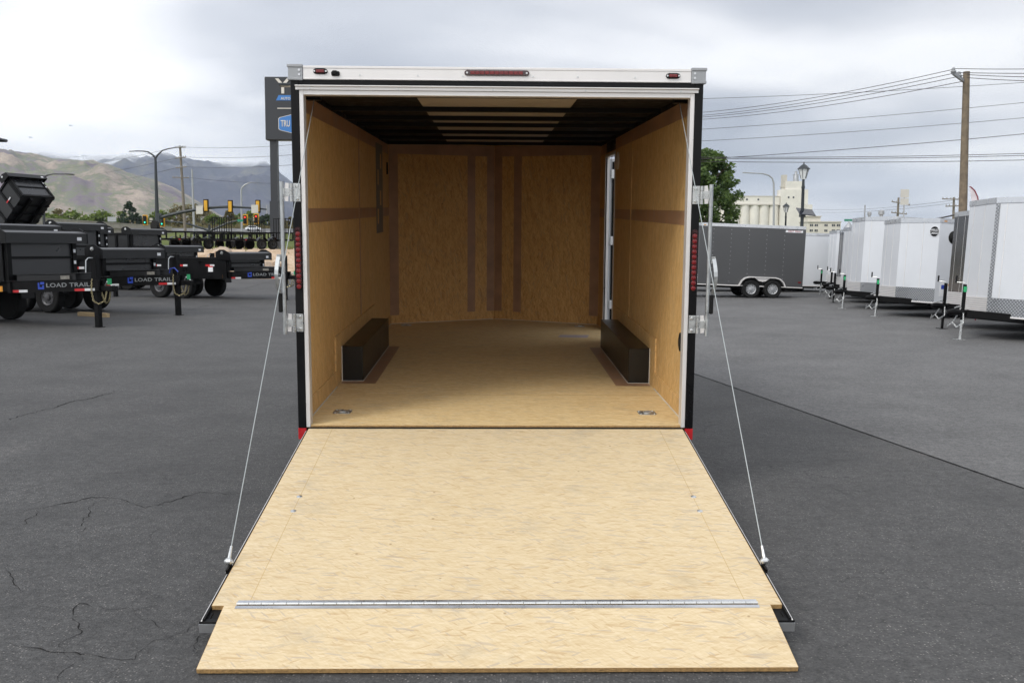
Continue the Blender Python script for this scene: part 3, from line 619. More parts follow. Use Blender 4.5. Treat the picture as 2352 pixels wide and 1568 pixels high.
# nose lining
for s in (-1, 1):
    a, b = Vector((s*1.27, LB, 0)), Vector((0, LT_, 0)); d = (b-a); ln = d.length; ang = math.atan2(d.y, d.x)
    no = Vector((-d.y, d.x, 0)).normalized(); no = no if no.y < 0 else -no
    def pan(name, mat, t0, t1, z0, z1, off, th):
        p, r = a+d*t0, a+d*t1; k = no*off; e = no*(off+th)
        MB().add([(*(p+k).xy, z0), (*(r+k).xy, z0), (*(r+e).xy, z0), (*(p+e).xy, z0), (*(p+k).xy, z1), (*(r+k).xy, z1), (*(r+e).xy, z1), (*(p+e).xy, z1)],
                 [(3, 2, 1, 0), (4, 5, 6, 7), (0, 1, 5, 4), (1, 2, 6, 5), (2, 3, 7, 6), (3, 0, 4, 7)]).build(name, mat, T)
    pan('nose_board', 'osb_nose', 0, 1, ZF, 2.547, -.006, .006)
    for t0, t1 in ((.003, .085), (.735, .81), (.925, .998)): pan('resin_band', 'resin_band', t0, t1, ZF+.104, 2.41, 0, .0015)
    pan('top_band', 'resin_band', .003, .998, 2.4105, 2.54, 0, .0018)
    pan('baseboard', 'osb_nose', .01, .99, ZF, ZF+.103, .0002, .012)
    pan('sealant_bead', 'sealant', .01, .985, ZF, ZF+.005, .0125, .006)
# side door opening with its door swung outwards
df = MB().box(1.262, 1.312, 4.20, 4.232, ZF-.02, 2.385).box(1.262, 1.312, 5.058, 5.09, ZF-.02, 2.385).box(1.262, 1.312, 4.232, 5.058, 2.353, 2.385).build('door_frame', 'alum_white', T, bevel=.003)
MB().box(1.28, 1.31, 4.232, 5.058, ZF-.02, ZF+.004).build('door_sill', 'alum', T)
MB().box(1.270, 1.282, 5.045, 5.0575, ZF, 2.352).build('door_gasket', 'black_matte', df)
dl = MB().box(1.318, 2.12, 5.10, 5.135, ZF, 2.345).build('side_door', 'white_gloss', T, bevel=.004)
MB().box(1.345, 1.372, 5.092, 5.0995, ZF+.05, 2.31).build('door_channel', 'black_matte', dl)
for z in (.62, 1.36, 2.12): MB().box(1.325, 1.375, 5.082, 5.0998, z, z+.10).build('door_hinge', 'alum', dl, bevel=.003)
# fittings
o = MB().lathe([(.10, 0), (.095, -.012), (.06, -.024), (.02, -.028)], 20, 'x', (0, 0, 0)).mesh('dome_light', True)
put('dome_light', o, 'light_white', T, (WX, 3.98, 2.27)).scale = (1, .9, .9)
o = MB().lathe([(.044, 0), (.044, -.010), (.036, -.012)], 20, 'x').build('wall_vent', 'black_matte', T, True, loc=(WX, .36, .88)); o.scale = (1, 1.0, 1.45)
o2 = MB().lathe([(.030, -.009), (.024, -.016), (.01, -.017)], 16, 'x').build('vent_cup', 'dark_sheet', o, True)
MB().box(WX-.006, WX, .20, .23, .60, .615).build('floor_cable_clip', 'black_matte', T)
o = MB().box(-WX, -WX+.005, 4.34, 4.94, 1.50, 2.46).build('printed_board', 'label_grey', T)
for k, (ya, za) in enumerate(((4.42, 1.60), (4.66, 1.80), (4.44, 2.02), (4.7, 2.2))): MB().box(-WX+.005, -WX+.0065, ya, ya+.10, za, za+.16).build('print_label', 'osb_side', o)
MB().box(-WX, -WX+.012, 5.40, 5.47, 2.16, 2.30).build('light_switch', 'black_matte', T, bevel=.003)
dp = MB().prism([(-.065+.02*(k in (0, 3))*0, 0)]*0 or [(-.048, -.062), (.048, -.062), (.062, -.048), (.062, .048), (.048, .062), (-.048, .062), (-.062, .048), (-.062, -.048)], 0, .004).lathe([(.046, .004), (.044, .0055), (.034, .0045), (.030, .0042)], 20).mesh('d_ring', True)
drm = MB().tube([(.03*math.cos(a), -.012+.028*math.sin(a), .010) for a in [2*PI*k/16 for k in range(17)]], .0055, 6, False).box(-.028, .028, -.006, .008, .004, .013).mesh('ring', True)
drb = MB().lathe([(.006, .0045), (.005, .008), (.002, .009)], 8).mesh('bolt', True)
drd = MB().lathe([(.033, .0046), (.032, .0049)], 16).mesh('dish')
for x, y in ((-1.07, .43), (1.055, .41), (-1.06, 5.50), (1.03, 5.45)):
    o = put('d_ring', dp, 'galv', T, (x, y, ZF)); put('ring', drm, 'zinc', o); put('dish', drd, 'black_steel', o)
    for a in (-1, 1):
        for b in (-1, 1): put('bolt', drb, 'zinc', o, (a*.047, b*.047, 0))
MB().add([(.70, 4.44, ZF+.002), (1.02, 4.40, ZF+.002), (1.06, 4.60, ZF+.004), (.74, 4.62, ZF+.002)], [(0, 1, 2, 3)]).build('paper_sheet', 'paper', T)
# ramp
RA = math.atan(.1098)
RM = Matrix.Translation((0, -.036, .3572)) @ Matrix.Rotation(RA, 4, 'X')     # local -y runs down the ramp
rl = (2.306-.03)/math.cos(RA); re = (2.42-.03)/math.cos(RA)
def rmp(mb): mb.v = [tuple(RM @ Vector(p)) for p in mb.v]; return mb
door = rmp(MB().box(-1.2195, 1.2195, -rl, 0, -.019, 0)).build('ramp_door', 'osb_ramp', T)
rmp(MB().box(-1.243, 1.243, -re, -.01, -.060, -.0195)).build('ramp_core', 'black_matte', door)
for s in (-1, 1):
    rmp(MB().box(*sorted((s*1.2196, s*1.2215)), -rl+.001, -.002, -.019, -.0002)).build('board_edge', 'osb_edge', door)
    rmp(MB().box(*sorted((s*1.222, s*1.2305)), -re+.01, -.02, -.019, -.004)).build('edge_seal', 'black_matte', door)
    rmp(MB().box(*sorted((s*1.2312, s*1.2372)), -re+.004, -.02, -.05, -.008)).build('edge_trim', 'alum_white', door, bevel=.002)
    q = MB(); y0 = -rl
    q.box(*sorted((s*1.10, s*1.244)), y0-.03, y0-.003, -.045, -.022).box(*sorted((s*1.205, s*1.244)), -re+.002, y0-.03, -.045, -.016).box(*sorted((s*1.10, s*1.244)), -re+.002, -re+.028, -.045, -.012)
    rmp(q).build('end_channel', 'black_steel', door, bevel=.002)
    rmp(MB().box(*sorted((s*1.0, s*1.2195)), -rl-.001, -rl, -.019, -.0003)).build('board_edge', 'osb_edge', door)
    bk = rmp(MB().box(*sorted((s*1.2315, s*1.2395)), -1.99, -1.91, -.075, .012)).build('cable_bracket', 'black_steel', door)
    p = RM @ Vector((s*1.242, -1.925, .022))
    MB().tube([p+Vector((-.02*s, 0, -.004)), p+Vector((.012*s, 0, -.004))], .009, 10).lathe([(.006, -.02), (.016, -.01), (.016, .01), (.006, .02)], 12, 'x', p).build('cable_pin', 'zinc', bk, True)
    e = Vector((s*1.185, .24, 2.50)); dv = (e-p).normalized()
    MB().tube([p, p+dv*.02, p+dv*.075], [.005, .008, .006], 8).build('cable_ferrule', 'zinc', bk, True)
    MB().tube([p+dv*.03, e], .0025, 6).build('lift_cable', 'cable', T, True)
    MB().box(*sorted((s*1.15, s*1.24)), .20, .28, 2.47, 2.51).build('cable_anchor', 'black_steel', T)
    for dx, y in ((0, -1.12), (-.004, -1.31)): rmp(MB().lathe([(.016, 0), (.015, .003), (.008, .0055), (.002, .006)], 12, 'z', (s*(1.07+dx), y, .0))).build('bolt', 'zinc', door, True)
rmp(MB().box(-1.243, 1.243, -re-.006, -re, -.058, -.020)).build('end_strip', 'alum', door)
for x in (-1.068, 1.066):
    rmp(MB().box(x, x+.0022, -rl+.002, -.01, .0, .0004)).build('chalk_line', 'chalk', door)
# flap: hinge leaf, knuckles, board
hp = RM @ Vector((0, -rl+.005, .0)); hy_, hz_ = hp.y, hp.z
fa = math.atan2(hz_+.004-.027, (-2.719) - hy_)
fl_l = math.hypot(2.719+hy_, hz_-.023)
FM = Matrix.Translation((0, hy_-.004, hz_+.002)) @ Matrix.Rotation(math.asin((hz_-.021)/fl_l), 4, 'X')
def fm(mb): mb.v = [tuple(FM @ Vector(p)) for p in mb.v]; return mb
flap = fm(MB().box(-1.1675, 1.1675, -fl_l, -.006, -.019, 0)).build('ramp_flap', 'osb_ramp', T)
fm(MB().box(-1.1670, 1.1670, -fl_l-.0012, -fl_l, -.0188, -.0003)).build('flap_edge', 'osb_edge', flap)
for s in (-1, 1): fm(MB().box(*sorted((s*1.1675, s*1.1687)), -fl_l+.001, -.007, -.0188, -.0003)).build('flap_edge', 'osb_edge', flap)
rmp(MB().box(-1.117, 1.117, -rl+.014, -rl+.040, .0005, .003)).build('hinge_leaf', 'alum', flap)
fm(MB().box(-1.117, 1.117, -.030, -.010, .0005, .003)).build('hinge_leaf', 'alum', flap)
q = MB(); n = 42
for i in range(n): q.tube([(-1.117+2.234*i/n+.001, hy_-.001, hz_+.006), (-1.117+2.234*(i+1)/n-.0015, hy_-.001, hz_+.006)], .0068, 8)
q.build('hinge_knuckles', 'zinc', flap, True)
for i in range(21): rmp(MB().lathe([(.0065, .003), (.006, .0045), (.002, .005)], 8, 'z', (-1.05+i*.105, -rl+.027, 0))).build('hinge_screw', 'zinc', flap, True)

# ------------------------------------------------------------------ shared trailer pieces (local x forwards, y left)
def hdg(deg): a = math.radians(deg); return Vector((math.cos(a), math.sin(a), 0))
def tyre(r, wd, rim): return (MB().lathe([(rim, -wd*.42), (r*.9, -wd*.5), (r*.98, -wd*.42), (r, -wd*.2), (r, wd*.2), (r*.98, wd*.42), (r*.9, wd*.5), (rim, wd*.42), (rim, -wd*.2)], 28, 'y').mesh('wheel', True),
    MB().lathe([(rim, wd*.30), (rim*.93, wd*.42), (rim*.86, wd*.34), (rim*.62, wd*.22), (rim*.40, wd*.30), (rim*.36, wd*.46), (rim*.2, wd*.50), (.004, wd*.50)], 24, 'y').mesh('rim', True))
RIMHOLE = MB().lathe([(.020, 0), (.018, .003)], 8, 'y').mesh('rim_hole')
def wheel(root, x, y, zoff, tm, rm, r, side, rimmat, holes=0, rim=.19, wd=.2):
    o = put('wheel', tm, 'rubber', root, (x, y, r+zoff)); q = put('rim', rm, rimmat, o)
    if side < 0: o.rotation_euler = (0, 0, PI)
    for k in range(holes): put('rim_hole', RIMHOLE, 'black_matte', o, (rim*.75*math.cos(2*PI*k/holes), wd*.29, rim*.75*math.sin(2*PI*k/holes)))
    return o
W13 = tyre(.30, .19, .18); W15 = tyre(.335, .205, .20); W16 = tyre(.385, .235, .215)
def rect_uv(me, d): uvplane(me, d, (0, 0, 1))

def jack(root, x, z0, z1, zt, mat, legmat, r, label=None, square=False):
    """tongue jack: outer tube, inner leg, foot plate touching the ground, crank"""
    q = MB()
    if square: q.box(x-r, x+r, -r, r, z0+.05 + (zt-z0)*.30, zt)
    else: q.tube([(x, 0, z0+(zt-z0)*.36), (x, 0, zt)], r, 12)
    j = q.build('jack', mat, root, not square)
    q = MB()
    if square: q.box(x-r*.82, x+r*.82, -r*.82, r*.82, z0+.012, z0+.07+(zt-z0)*.30)
    else: q.tube([(x, 0, z0+.01), (x, 0, z0+.02+(zt-z0)*.36)], r*.8, 12)
    q.build('jack_leg', legmat, j, not square)
    MB().box(x-.085, x+.085, -.085, .085, z0, z0+.012).build('jack_foot', legmat, j)
    if square:
        MB().tube([(x, -r, zt-.05), (x-.02, -.16, zt-.05), (x-.02, -.22, zt-.10), (x-.02, -.24, zt-.34)], .012, 8).build('crank', 'galv', j, True)
    else:
        MB().tube([(x, 0, zt+.01), (x+.02, -.02, zt+.03), (x+.10, -.12, zt+.03)], .008, 8).build('crank', 'zinc', j, True)
        MB().tube([(x+.10, -.12, zt+.02), (x+.10, -.12, zt+.15)], .017, 8).build('crank_grip', 'black_matte', j, True)
    return j

def enclosed(label, jackpos, head, Wd, Ln, zt, tilt, mat, vd=.30, farmat=None, trim=False, badge=None, near=1, holes=0, farrib=True, jz=.62, tag=True, L_ax=.42, group='enclosed trailers parked in a row on the right', decal=False, number=None, legmat='zinc', rivets=True, zbo=.27, wr=.335, wsp=.42):
    """enclosed cargo trailer; near = +1 when its left side faces the lot camera, -1 for its right"""
    xr, xf = -Ln*L_ax, Ln*(1-L_ax); ap = xf+vd; xj = ap+.52; h = Wd/2; tl = math.radians(tilt); zb = zbo
    h3 = hdg(head); pos = Vector((jackpos[0], jackpos[1], 0)) - h3*xj
    R = thing('enclosed_trailer', label, 'trailer', pos, (0, -tl, math.radians(head)), group)
    outl = [(xr, -h), (xf, -h), (ap, 0), (xf, h), (xr, h)]
    body = MB().prism(outl, zb, zt).build('body', mat, R)
    def strip(name, mt, off, z0, z1, par, pts=None, th=.012, uvd=None):
        pts = pts or outl; q = MB()
        for i in range(len(pts)-1):
            a, b = Vector((*pts[i], 0)), Vector((*pts[i+1], 0)); d = (b-a).normalized(); nn = Vector((d.y, -d.x, 0))
            q.add([(*(p+nn*o_).xy, z) for z in (z0, z1) for p, o_ in ((a-d*0, off), (b, off), (b, off+th), (a, off+th))], [(0, 1, 2, 3), (7, 6, 5, 4), (0, 4, 5, 1), (1, 5, 6, 2), (2, 6, 7, 3), (3, 7, 4, 0)])
        return q.build(name, mt, par)
    strip('roof_rail', 'alum', .001, zt-.085, zt+.012, R)
    MB().prism([(p[0]*1.0, p[1]*.985) for p in outl], zt, zt+.02).build('roof', 'alum', R)
    strip('bottom_rail', 'alum_white', .0012, zb-.02, zb+.012, R)
    fc = {1: ((xf, h), (ap, 0)), -1: ((ap, 0), (xf, -h))}
    gz0, gz1 = zb+.013, zb+.33
    for sgn in (1, -1):
        a, b = [Vector((*p, 0)) for p in fc[sgn]]; d = (b-a).normalized(); nn = Vector((-d.y, d.x, 0)); nn = nn if nn.x > 0 else -nn
        def slab(name, mt, t0, t1, z0, z1, o0, o1, par):
            p, r_ = a.lerp(b, t0), a.lerp(b, t1)
            mb = MB().add([(*(c+nn*o_).xy, z) for z in (z0, z1) for c, o_ in ((p, o0), (r_, o0), (r_, o1), (p, o1))], [(0, 1, 2, 3), (7, 6, 5, 4), (0, 4, 5, 1), (1, 5, 6, 2), (2, 6, 7, 3), (3, 7, 4, 0)])
            o = mb.build(name, mt, par); uvplane(o.data, d, (0, 0, 1)); return o
        if sgn == near or not farrib: slab('stone_guard', 'tread_plate', .002, .998, gz0, gz1, .0015, .006, R)
        else:
            for k in range(8): slab('guard_rib', 'alum_white', .002, .998, gz0+k*.041, gz0+k*.041+.030, .0015, .012, R)
            if farmat: slab('nose_panel', farmat, .002, .998, gz1+.004, zt-.088, .001, .004, R)
        if rivets:
            for t in (.40, .8):
                q = MB()
                for k in range(11): c = a.lerp(b, t) + nn*.0025; q.lathe([(.009, 0), (.003, .005)], 6, 'x', (c.x, c.y, gz1+.06+k*(zt-gz1-.2)/10))
                q.build('rivet_row', 'white_gloss' if mat == 'white_gloss' else 'alum', R, kind='stuff')
        for t in (.40, .8): slab('panel_seam', 'alum_white' if mat == 'white_gloss' else 'black_matte', t-.006, t+.006, gz1+.002, zt-.088, .0006, .0042, R) if rivets else None
        if trim and sgn == near: slab('corner_trim', 'tread_plate', (.93 if sgn > 0 else 0), (1. if sgn > 0 else .07), gz1, zt-.085, .0062, .011, R)
        if badge and sgn == near: badge(R, a, b, nn, zt)
    # side seams and lamps
    q = MB()
    for s in (1, -1):
        for k in range(int(Ln/.6)):
            x = xf-.45-k*.6
            if x > xr+.1 and rivets:
                for j in range(13): q.lathe([(.009, 0), (.003, s*.005)], 6, 'y', (x, s*(h+.0015), zb+.12+j*(zt-zb-.30)/12))
    if q.v: q.build('rivet_row', 'alum', R, kind='stuff')
    MB().box(xf-.18, xf-.10, near*h-.006 if near < 0 else h, near*h if near < 0 else h+.014, zt-.065, zt-.035).build('marker_lamp', 'amber', R)
    # undercarriage
    MB().box(xr+.05, xf, -h*.8, h*.8, zb-.10, zb-.021).build('chassis', 'black_steel', R)
    for s in (1, -1):
        MB().bar((xf-.15, s*h*.62, zb-.02), (xj-.05, s*.05, zb-.0+.02), .055, .13).build('tongue_rail', 'black_steel', R)
        for x in (-wsp, wsp): wheel(R, x, s*(h-.13), -x*math.tan(tl), *(W15 if wr > .32 else W13), wr, s, 'alum', 0, .2, .205)
        tp = [(-.93, zb-.03)]+[(-.42-.46*math.cos(a_), .30+.46*math.sin(a_)) for a_ in [PI*.14*k for k in range(1, 5)]]+[(0., .60)]+[(.42-.46*math.cos(a_), .30+.46*math.sin(a_)) for a_ in [PI*(.42+.14*k) for k in range(0, 4)]]+[(.93, zb-.03)]
    xt = xj-.02
    cp = MB().lathe([(.02, .34), (.05, .30), (.062, .22), (.05, .05), (.06, -.1)], 12, 'x', (xt, 0, zb+.03)).build('coupler', 'black_steel', R, True)
    MB().tube([(xt+.02, 0, zb+.09), (xt+.10, 0, zb+.14), (xt+.20, 0, zb+.11)], .012, 6).build('latch', 'zinc', cp, True)
    zg = -xj*math.tan(tl)
    j = jack(R, xj, zg, 0, jz+.16, 'black_steel', legmat, .034)
    for s in (1, -1): MB().chain([(xt+.05, s*.06, zb+.02), (xt+.10, s*.14, zb-.16), (xt+.22, s*.12, zb-.24), (xt+.26, s*.05, zb-.16)]).build('safety_chain', 'zinc', R, kind='stuff')
    if tag: MB().box(xj+.036, xj+.040, near*.02, near*.02+.085*near if near > 0 else near*.02, jz+.02, jz+.12).build('stock_tag', 'tag_green', R, rot=(0, 0, .0)) if near > 0 else MB().box(xj+.036, xj+.040, -.105, -.02, jz+.02, jz+.12).build('stock_tag', 'tag_green', R)
    if number: put('number_lettering', textmesh(number, .07, .001), 'sticker_white', R, (xf+.28, near*h*.36, zb-.02), rot=(PI/2, 0, math.radians(180-28 if near > 0 else 28)))
    R['axle'] = 0; del R['axle']
    return R, dict(xr=xr, xf=xf, ap=ap, xj=xj, h=h, zb=zb, zt=zt)

def badge_round(R, a, b, nn, zt):
    c = a.lerp(b, .12 if True else .5) + nn*.004; z = zt-.30
    ang = math.atan2(nn.y, nn.x)
    o = put('round_badge', MB().lathe([(.13, 0), (.13, .006)], 24, 'x').mesh('round_badge'), 'sticker_white', R, (c.x, c.y, z), rot=(0, 0, ang))
    put('badge_disc', MB().lathe([(.12, .0062), (.12, .0085)], 24, 'x').mesh('badge_disc'), 'black_paint', o)
    for t, dz in (('WELLS', .035), ('CARGO', -.04)): put('lettering', textmesh(t, .072, .001), 'sticker_white', o, (.0098, 0, dz), rot=(PI/2, 0, PI/2))

T1 = enclosed('white enclosed trailer with tread plate corner trim at the right edge, nearest of its row', (8.30, 18.2), 195, 2.13, 4.9, 2.43, 3.2, 'white_gloss', trim=True, number='2390', jz=.66)
T5 = enclosed('charcoal nosed enclosed trailer squeezed behind the nearest white trailer', (9.05, 20.7), 195, 1.86, 4.6, 2.32, 3.0, 'white_gloss', farmat='charcoal_gloss', trim=True, tag=False, legmat='black_steel')
T4 = enclosed('white enclosed trailer with round black badge on its nose', (9.0, 24.4), 195, 2.13, 4.9, 2.26, 2.6, 'white_gloss', badge=badge_round)
T6 = enclosed('tall plain white enclosed trailer left of the badged one', (9.25, 27.6), 195, 2.13, 4.9, 2.40, 2.6, 'white_gloss')
T7 = enclosed('narrow white enclosed trailer with tread plate corner strip behind the tall white one', (10.0, 30.7), 195, 1.9, 4.6, 2.22, 2.4, 'white_gloss', trim=True, tag=False, legmat='black_steel')
T8 = enclosed('white enclosed trailer with dark nose panel near the far end of the row', (10.7, 33.2), 195, 1.9, 4.6, 2.20, 2.4, 'white_gloss', farmat='charcoal_gloss', tag=False, legmat='black_steel')
T9 = enclosed('farthest white enclosed trailer of the row with green tagged jack', (11.3, 36.2), 195, 1.9, 4.6, 2.22, 2.2, 'white_gloss', tag=True)
# round black lamp cover on the badged trailer's near side
R4, D4 = T4; MB().lathe([(.16, 0), (.15, .03), (.09, .07), (.02, .085)], 20, 'y', (D4['xf']-.42, D4['h'], D4['zt']-.42)).build('vent_hood', 'black_matte', R4, True)
o = MB().box(D4['xf']-.55, D4['xf']-.12, D4['h'], D4['h']+.003, .43, .75).build('data_label', 'sticker_white', R4)
MB().box(D4['xf']-.30, D4['xf']-.17, D4['h']+.003, D4['h']+.005, .60, .70).build('label_emblem', 'blue_logo', o); MB().box(D4['xf']-.52, D4['xf']-.36, D4['h']+.003, D4['h']+.005, .68, .73).build('label_stripe', 'amber', o)

# grey tandem trailer seen side on, and the white one behind it
GP = enclosed('dark grey enclosed trailer with white fender trim parked side on behind the ramp trailer', (8.42-3.55*.61-.35-.52, 34.35), 180, 1.86, 3.55, 2.44, 1.9, 'grey_gloss', vd=.35, near=1, farrib=False, tag=False, L_ax=.39, zbo=.40, wr=.30, wsp=.365, group='trailers parked side on at the back of the lot')
GR, GD = GP
h = GD['h']
tp = [(-.80, .385), (-.785, .44), (-.72, .57), (-.61, .67), (-.46, .715), (.46, .715), (.61, .67), (.72, .57), (.785, .44), (.80, .385)]
ti = [(x*.952, .385+(z-.385)*.90) for x, z in tp][::-1]
MB().prism([(x, z+(.016 if z < .40 else 0)) for x, z in ti], h-.03, h+.001, 'y').build('wheel_arch', 'black_matte', GR)
for k in range(9):
    a_, b_ = tp[k], tp[k+1]; c_, d_ = ti[8-k], ti[9-k]
    MB().prism([a_, b_, c_, d_], h-.02, h+.12, 'y').build('fender_trim', 'alum_white', GR)
MB().prism([(-.26, .68), (.26, .68), (.12, .575), (0, .55), (-.12, .575)], h+.06, h+.08, 'y').build('fender_skirt', 'alum_white', GR)
for x in (-.365, .365): wheel(GR, x, h+.0, -x*math.tan(math.radians(1.9)), *W13, .30, 1, 'lamp_steel', 10, .18, .19)
lg = MB().box(GD['xr']+.10, GD['xr']+.68, h, h+.002, 2.24, 2.315).build('logo_panel', 'sticker_white', GR)
put('lettering', textmesh('FAST TRAC', .085, .001, .25, 1.05), 'badge_red', lg, (GD['xr']+.385, h+.0035, 2.278), rot=(PI/2, 0, PI))
MB().box(GD['xr']+.06, GD['xr']+.16, h, h+.01, .55, .60).build('marker_lamp', 'red_lens', GR)
WP = enclosed('long white enclosed trailer half hidden behind the dark grey one', (12.4-5.2-.3-.52, 39.2), 180, 2.1, 5.2, 2.28, 1.0, 'white_gloss', tag=False, group='trailers parked side on at the back of the lot')

# ------------------------------------------------------------------ dump trailers
def lt_logo(par, x, y, z, size, rz=PI, side=-1):
    """blue block emblem followed by the lettering, on a face whose normal is local -y"""
    s = size; q = Matrix.Translation((x, y, z)) @ Matrix.Rotation(rz, 4, 'Z')
    e = MB()
    for x0, x1, z0, z1 in ((-.95, -.72, -.55, .45), (-.72, -.30, -.55, -.22), (-.58, -.02, .18, .55), (-.30, -.06, -.55, .06)): e.box(x0*s*1.25-.45*s, x1*s*1.25-.45*s, -.002, 0, z0*s, z1*s, q)
    e.build('emblem', 'blue_logo', par)
    o = put('lettering', textmesh('LOAD TRAIL', s*.92, .001, 0, 1.28, 'LEFT', 1.08), 'grey_logo', par); o.matrix_local = q @ Matrix.Translation((-.10*s, -.0015, 0)) @ Matrix.Rotation(PI/2, 4, 'X')
def tape(par, x0, x1, y, z, hgt, d=(1, 0)):
    xm = (x0+x1)/2
    MB().box(x0, xm, y-.0025, y, z, z+hgt).build('reflector_tape', 'red_tape', par); MB().box(xm, x1, y-.0025, y, z, z+hgt).build('reflector_tape', 'white_tape', par)
def dump(label, jp, head, hs, tilt, logo=True, rise=0., Ln=4.27, Wd=1.74, z0g=0., deep=True, xj_off=1.55, toolbox=True, bluehose=False, sidelogo=False, fade=True):
    xr, xf = -Ln*.46, Ln*.54; xj = xf+xj_off; h = Wd/2; tl = math.radians(tilt); h3 = hdg(head)
    R = thing('dump_trailer', label, 'trailer', Vector((jp[0], jp[1], z0g)) - h3*xj, (0, -tl, math.radians(head)), 'black dump trailers parked on the left')
    zf0, zf1 = .62, .84
    for s in (1, -1):
        MB().box(xr, xf-.1, s*.42-.04, s*.42+.04, zf0+.02, zf1-.02).build('frame_rail', 'black_steel', R)
        a, b = Vector((xf-.05, s*(h-.06), (zf0+zf1)/2)), Vector((xj+.06, s*.07, (zf0+zf1)/2))
        bt = MB().bar(a, b, .06, zf1-zf0).build('tongue_rail', 'black_steel', R)
        if s < 0:
            d = (b-a); ln = d.length; ang = math.atan2(d.y, d.x); holder = put('decals', None, None, bt)
            mx = Matrix.Translation(a) @ Matrix.Rotation(ang, 4, 'Z')
            bpy.data.objects.remove(holder)
            def pl(mb): mb.v = [tuple(mx @ Vector(p)) for p in mb.v]; return mb
            for x0, x1 in ((.06, .40), (ln-.48, ln-.08)):
                xm = (x0+x1)/2
                pl(MB().box(x0, xm, -.0335, -.0305, -.105, -.055)).build('reflector_tape', 'red_tape', bt); pl(MB().box(xm, x1, -.0335, -.0305, -.105, -.055)).build('reflector_tape', 'white_tape', bt)
            pl(MB().box(-.16, -.09, -.045, -.0305, -.08, .03)).build('marker_lamp', 'amber', bt)
            if logo:
                s_ = .105; e = MB()
                for x0, x1, za, zb in ((-.95, -.72, -.55, .45), (-.72, -.30, -.55, -.22), (-.58, -.02, .18, .55), (-.30, -.06, -.55, .06)): e.box(x0*s_*1.3+.74, x1*s_*1.3+.74, -.033, -.0305, za*s_*1.25+.02, zb*s_*1.25+.02)
                pl(e).build('emblem', 'blue_logo', bt)
                o = put('lettering', textmesh('LOAD TRAIL', .115, .0012, 0, 1.30, 'LEFT', 1.05), 'grey_logo', bt); o.matrix_local = mx @ Matrix.Translation((.77, -.0325, .02)) @ Matrix.Rotation(PI/2, 4, 'X')
    MB().box(xf-.02, xf+.06, -h+.02, h-.02, zf0+.001, zf1-.001).build('front_crossmember', 'black_steel', R)
    if toolbox:
        tb = MB().prism([(xf+.10, -.72), (xj-.35, -.26), (xj-.35, .26), (xf+.10, .72)], zf1+.003, zf1+.13).build('tongue_box', 'dark_sheet', R, bevel=.008)
        MB().prism([(xf+.08, -.74), (xj-.33, -.28), (xj-.33, .28), (xf+.08, .74)], zf1+.131, zf1+.145).build('box_lid', 'dark_sheet', tb)
        MB().box(xj-.60, xj-.42, -.40, -.395, zf1+.03, zf1+.10, Matrix.Translation((xj-.5, -.36, 0)) @ Matrix.Rotation(math.atan2(.46, xj-.45-xf), 4, 'Z') @ Matrix.Translation((-(xj-.5), .36, 0))).build('warning_label', 'label_grey', tb)
    MB().box(xj-.02, xj+.40, -.05, .05, .60, .72).build('coupler', 'black_steel', R, bevel=.02)
    MB().tube([(xj+.15, 0, .72), (xj+.22, -.02, .80), (xj+.38, -.02, .70)], .014, 6).build('coupler_latch', 'zinc', R, True)
    zg = -xj*math.tan(tl)
    jk = jack(R, xj-.08, zg, 0, 1.33, 'black_steel', 'black_steel', .062, square=True)
    MB().box(xj-.08-.063, xj-.08-.061, -.03, .03, 1.05, 1.12).build('jack_label', 'sticker_white', jk)
    for s in (1, -1): MB().chain([(xj-.05, s*.08-.06, .86), (xj-.04, s*.12-.06, .64), (xj+.02, s*.14-.06, .42), (xj+.10, s*.1-.05, .36), (xj+.22, s*.06-.04, .42), (xj+.26, s*.05-.03, .60)], .05, .007).build('safety_chain', 'gold_chain', R, kind='stuff')
    MB().box(xj+.34, xj+.345, -.13, -.02, .74, .86).build('stock_tag', 'tag_green', R, rot=(0, 0, 0))
    if bluehose: MB().tube([(xj-.2, -.1, .9), (xj-.15, -.12, 1.0), (xj-.02, -.13, 1.02), (xj+.06, -.10, .92)], .014, 6).build('hose', 'blue_hose', R, True)
    for s in (1, -1):
        for x in (-.47, .47): wheel(R, x, s*(h+.02-.16), -x*math.tan(tl), *W16, .385, s, 'dark_sheet' if s > 0 else 'dull_rim', 6, .2, .235)
    # bed (may be raised about its rear hinge)
    BM = Matrix.Translation((xr+.1, 0, zf1)) @ Matrix.Rotation(-rise, 4, 'Y') @ Matrix.Translation((-(xr+.1), 0, -zf1))
    def bb(mb): mb.v = [tuple(BM @ Vector(p)) for p in mb.v]; return mb
    z0, z1 = zf1+.02, zf1+.02+hs
    bed = bb(MB().box(xr, xf, -h, h, z0, z0+.06).box(xr, xf, -h, -h+.05, z0+.06, z1).box(xr, xf, h-.05, h, z0+.06, z1).box(xf-.05, xf, -h+.05, h-.05, z0+.06, z1).box(xr, xr+.05, -h+.05, h-.05, z0+.06, z1-.1)).build('bed', 'dark_sheet', R)
    n = 7
    for s in (1, -1):
        bb(MB().box(xr-.01, xf+.012, *sorted((s*(h-.02), s*(h+.05))), z1-.10, z1)).build('top_rail', 'black_steel', bed)
        for k in range(n):
            x = xr+.08+(Ln-.16)*k/(n-1); bb(MB().box(x-.05, x+.05, *sorted((s*h, s*(h+.045))), z0, z1-.10)).build('side_post', 'black_steel', bed)
    for y in (-h+.05, h-.05): bb(MB().box(xf, xf+.06, y-.05, y+.05, z0, z1-.02)).build('front_post', 'black_steel', bed)
    for zz, hh in ((z0+.02, .10), (z0+hs*.52, .05)): bb(MB().box(xf+.0005, xf+.045, -h+.1005, h-.1005, zz, zz+hh)).build('front_rail', 'black_steel', bed)
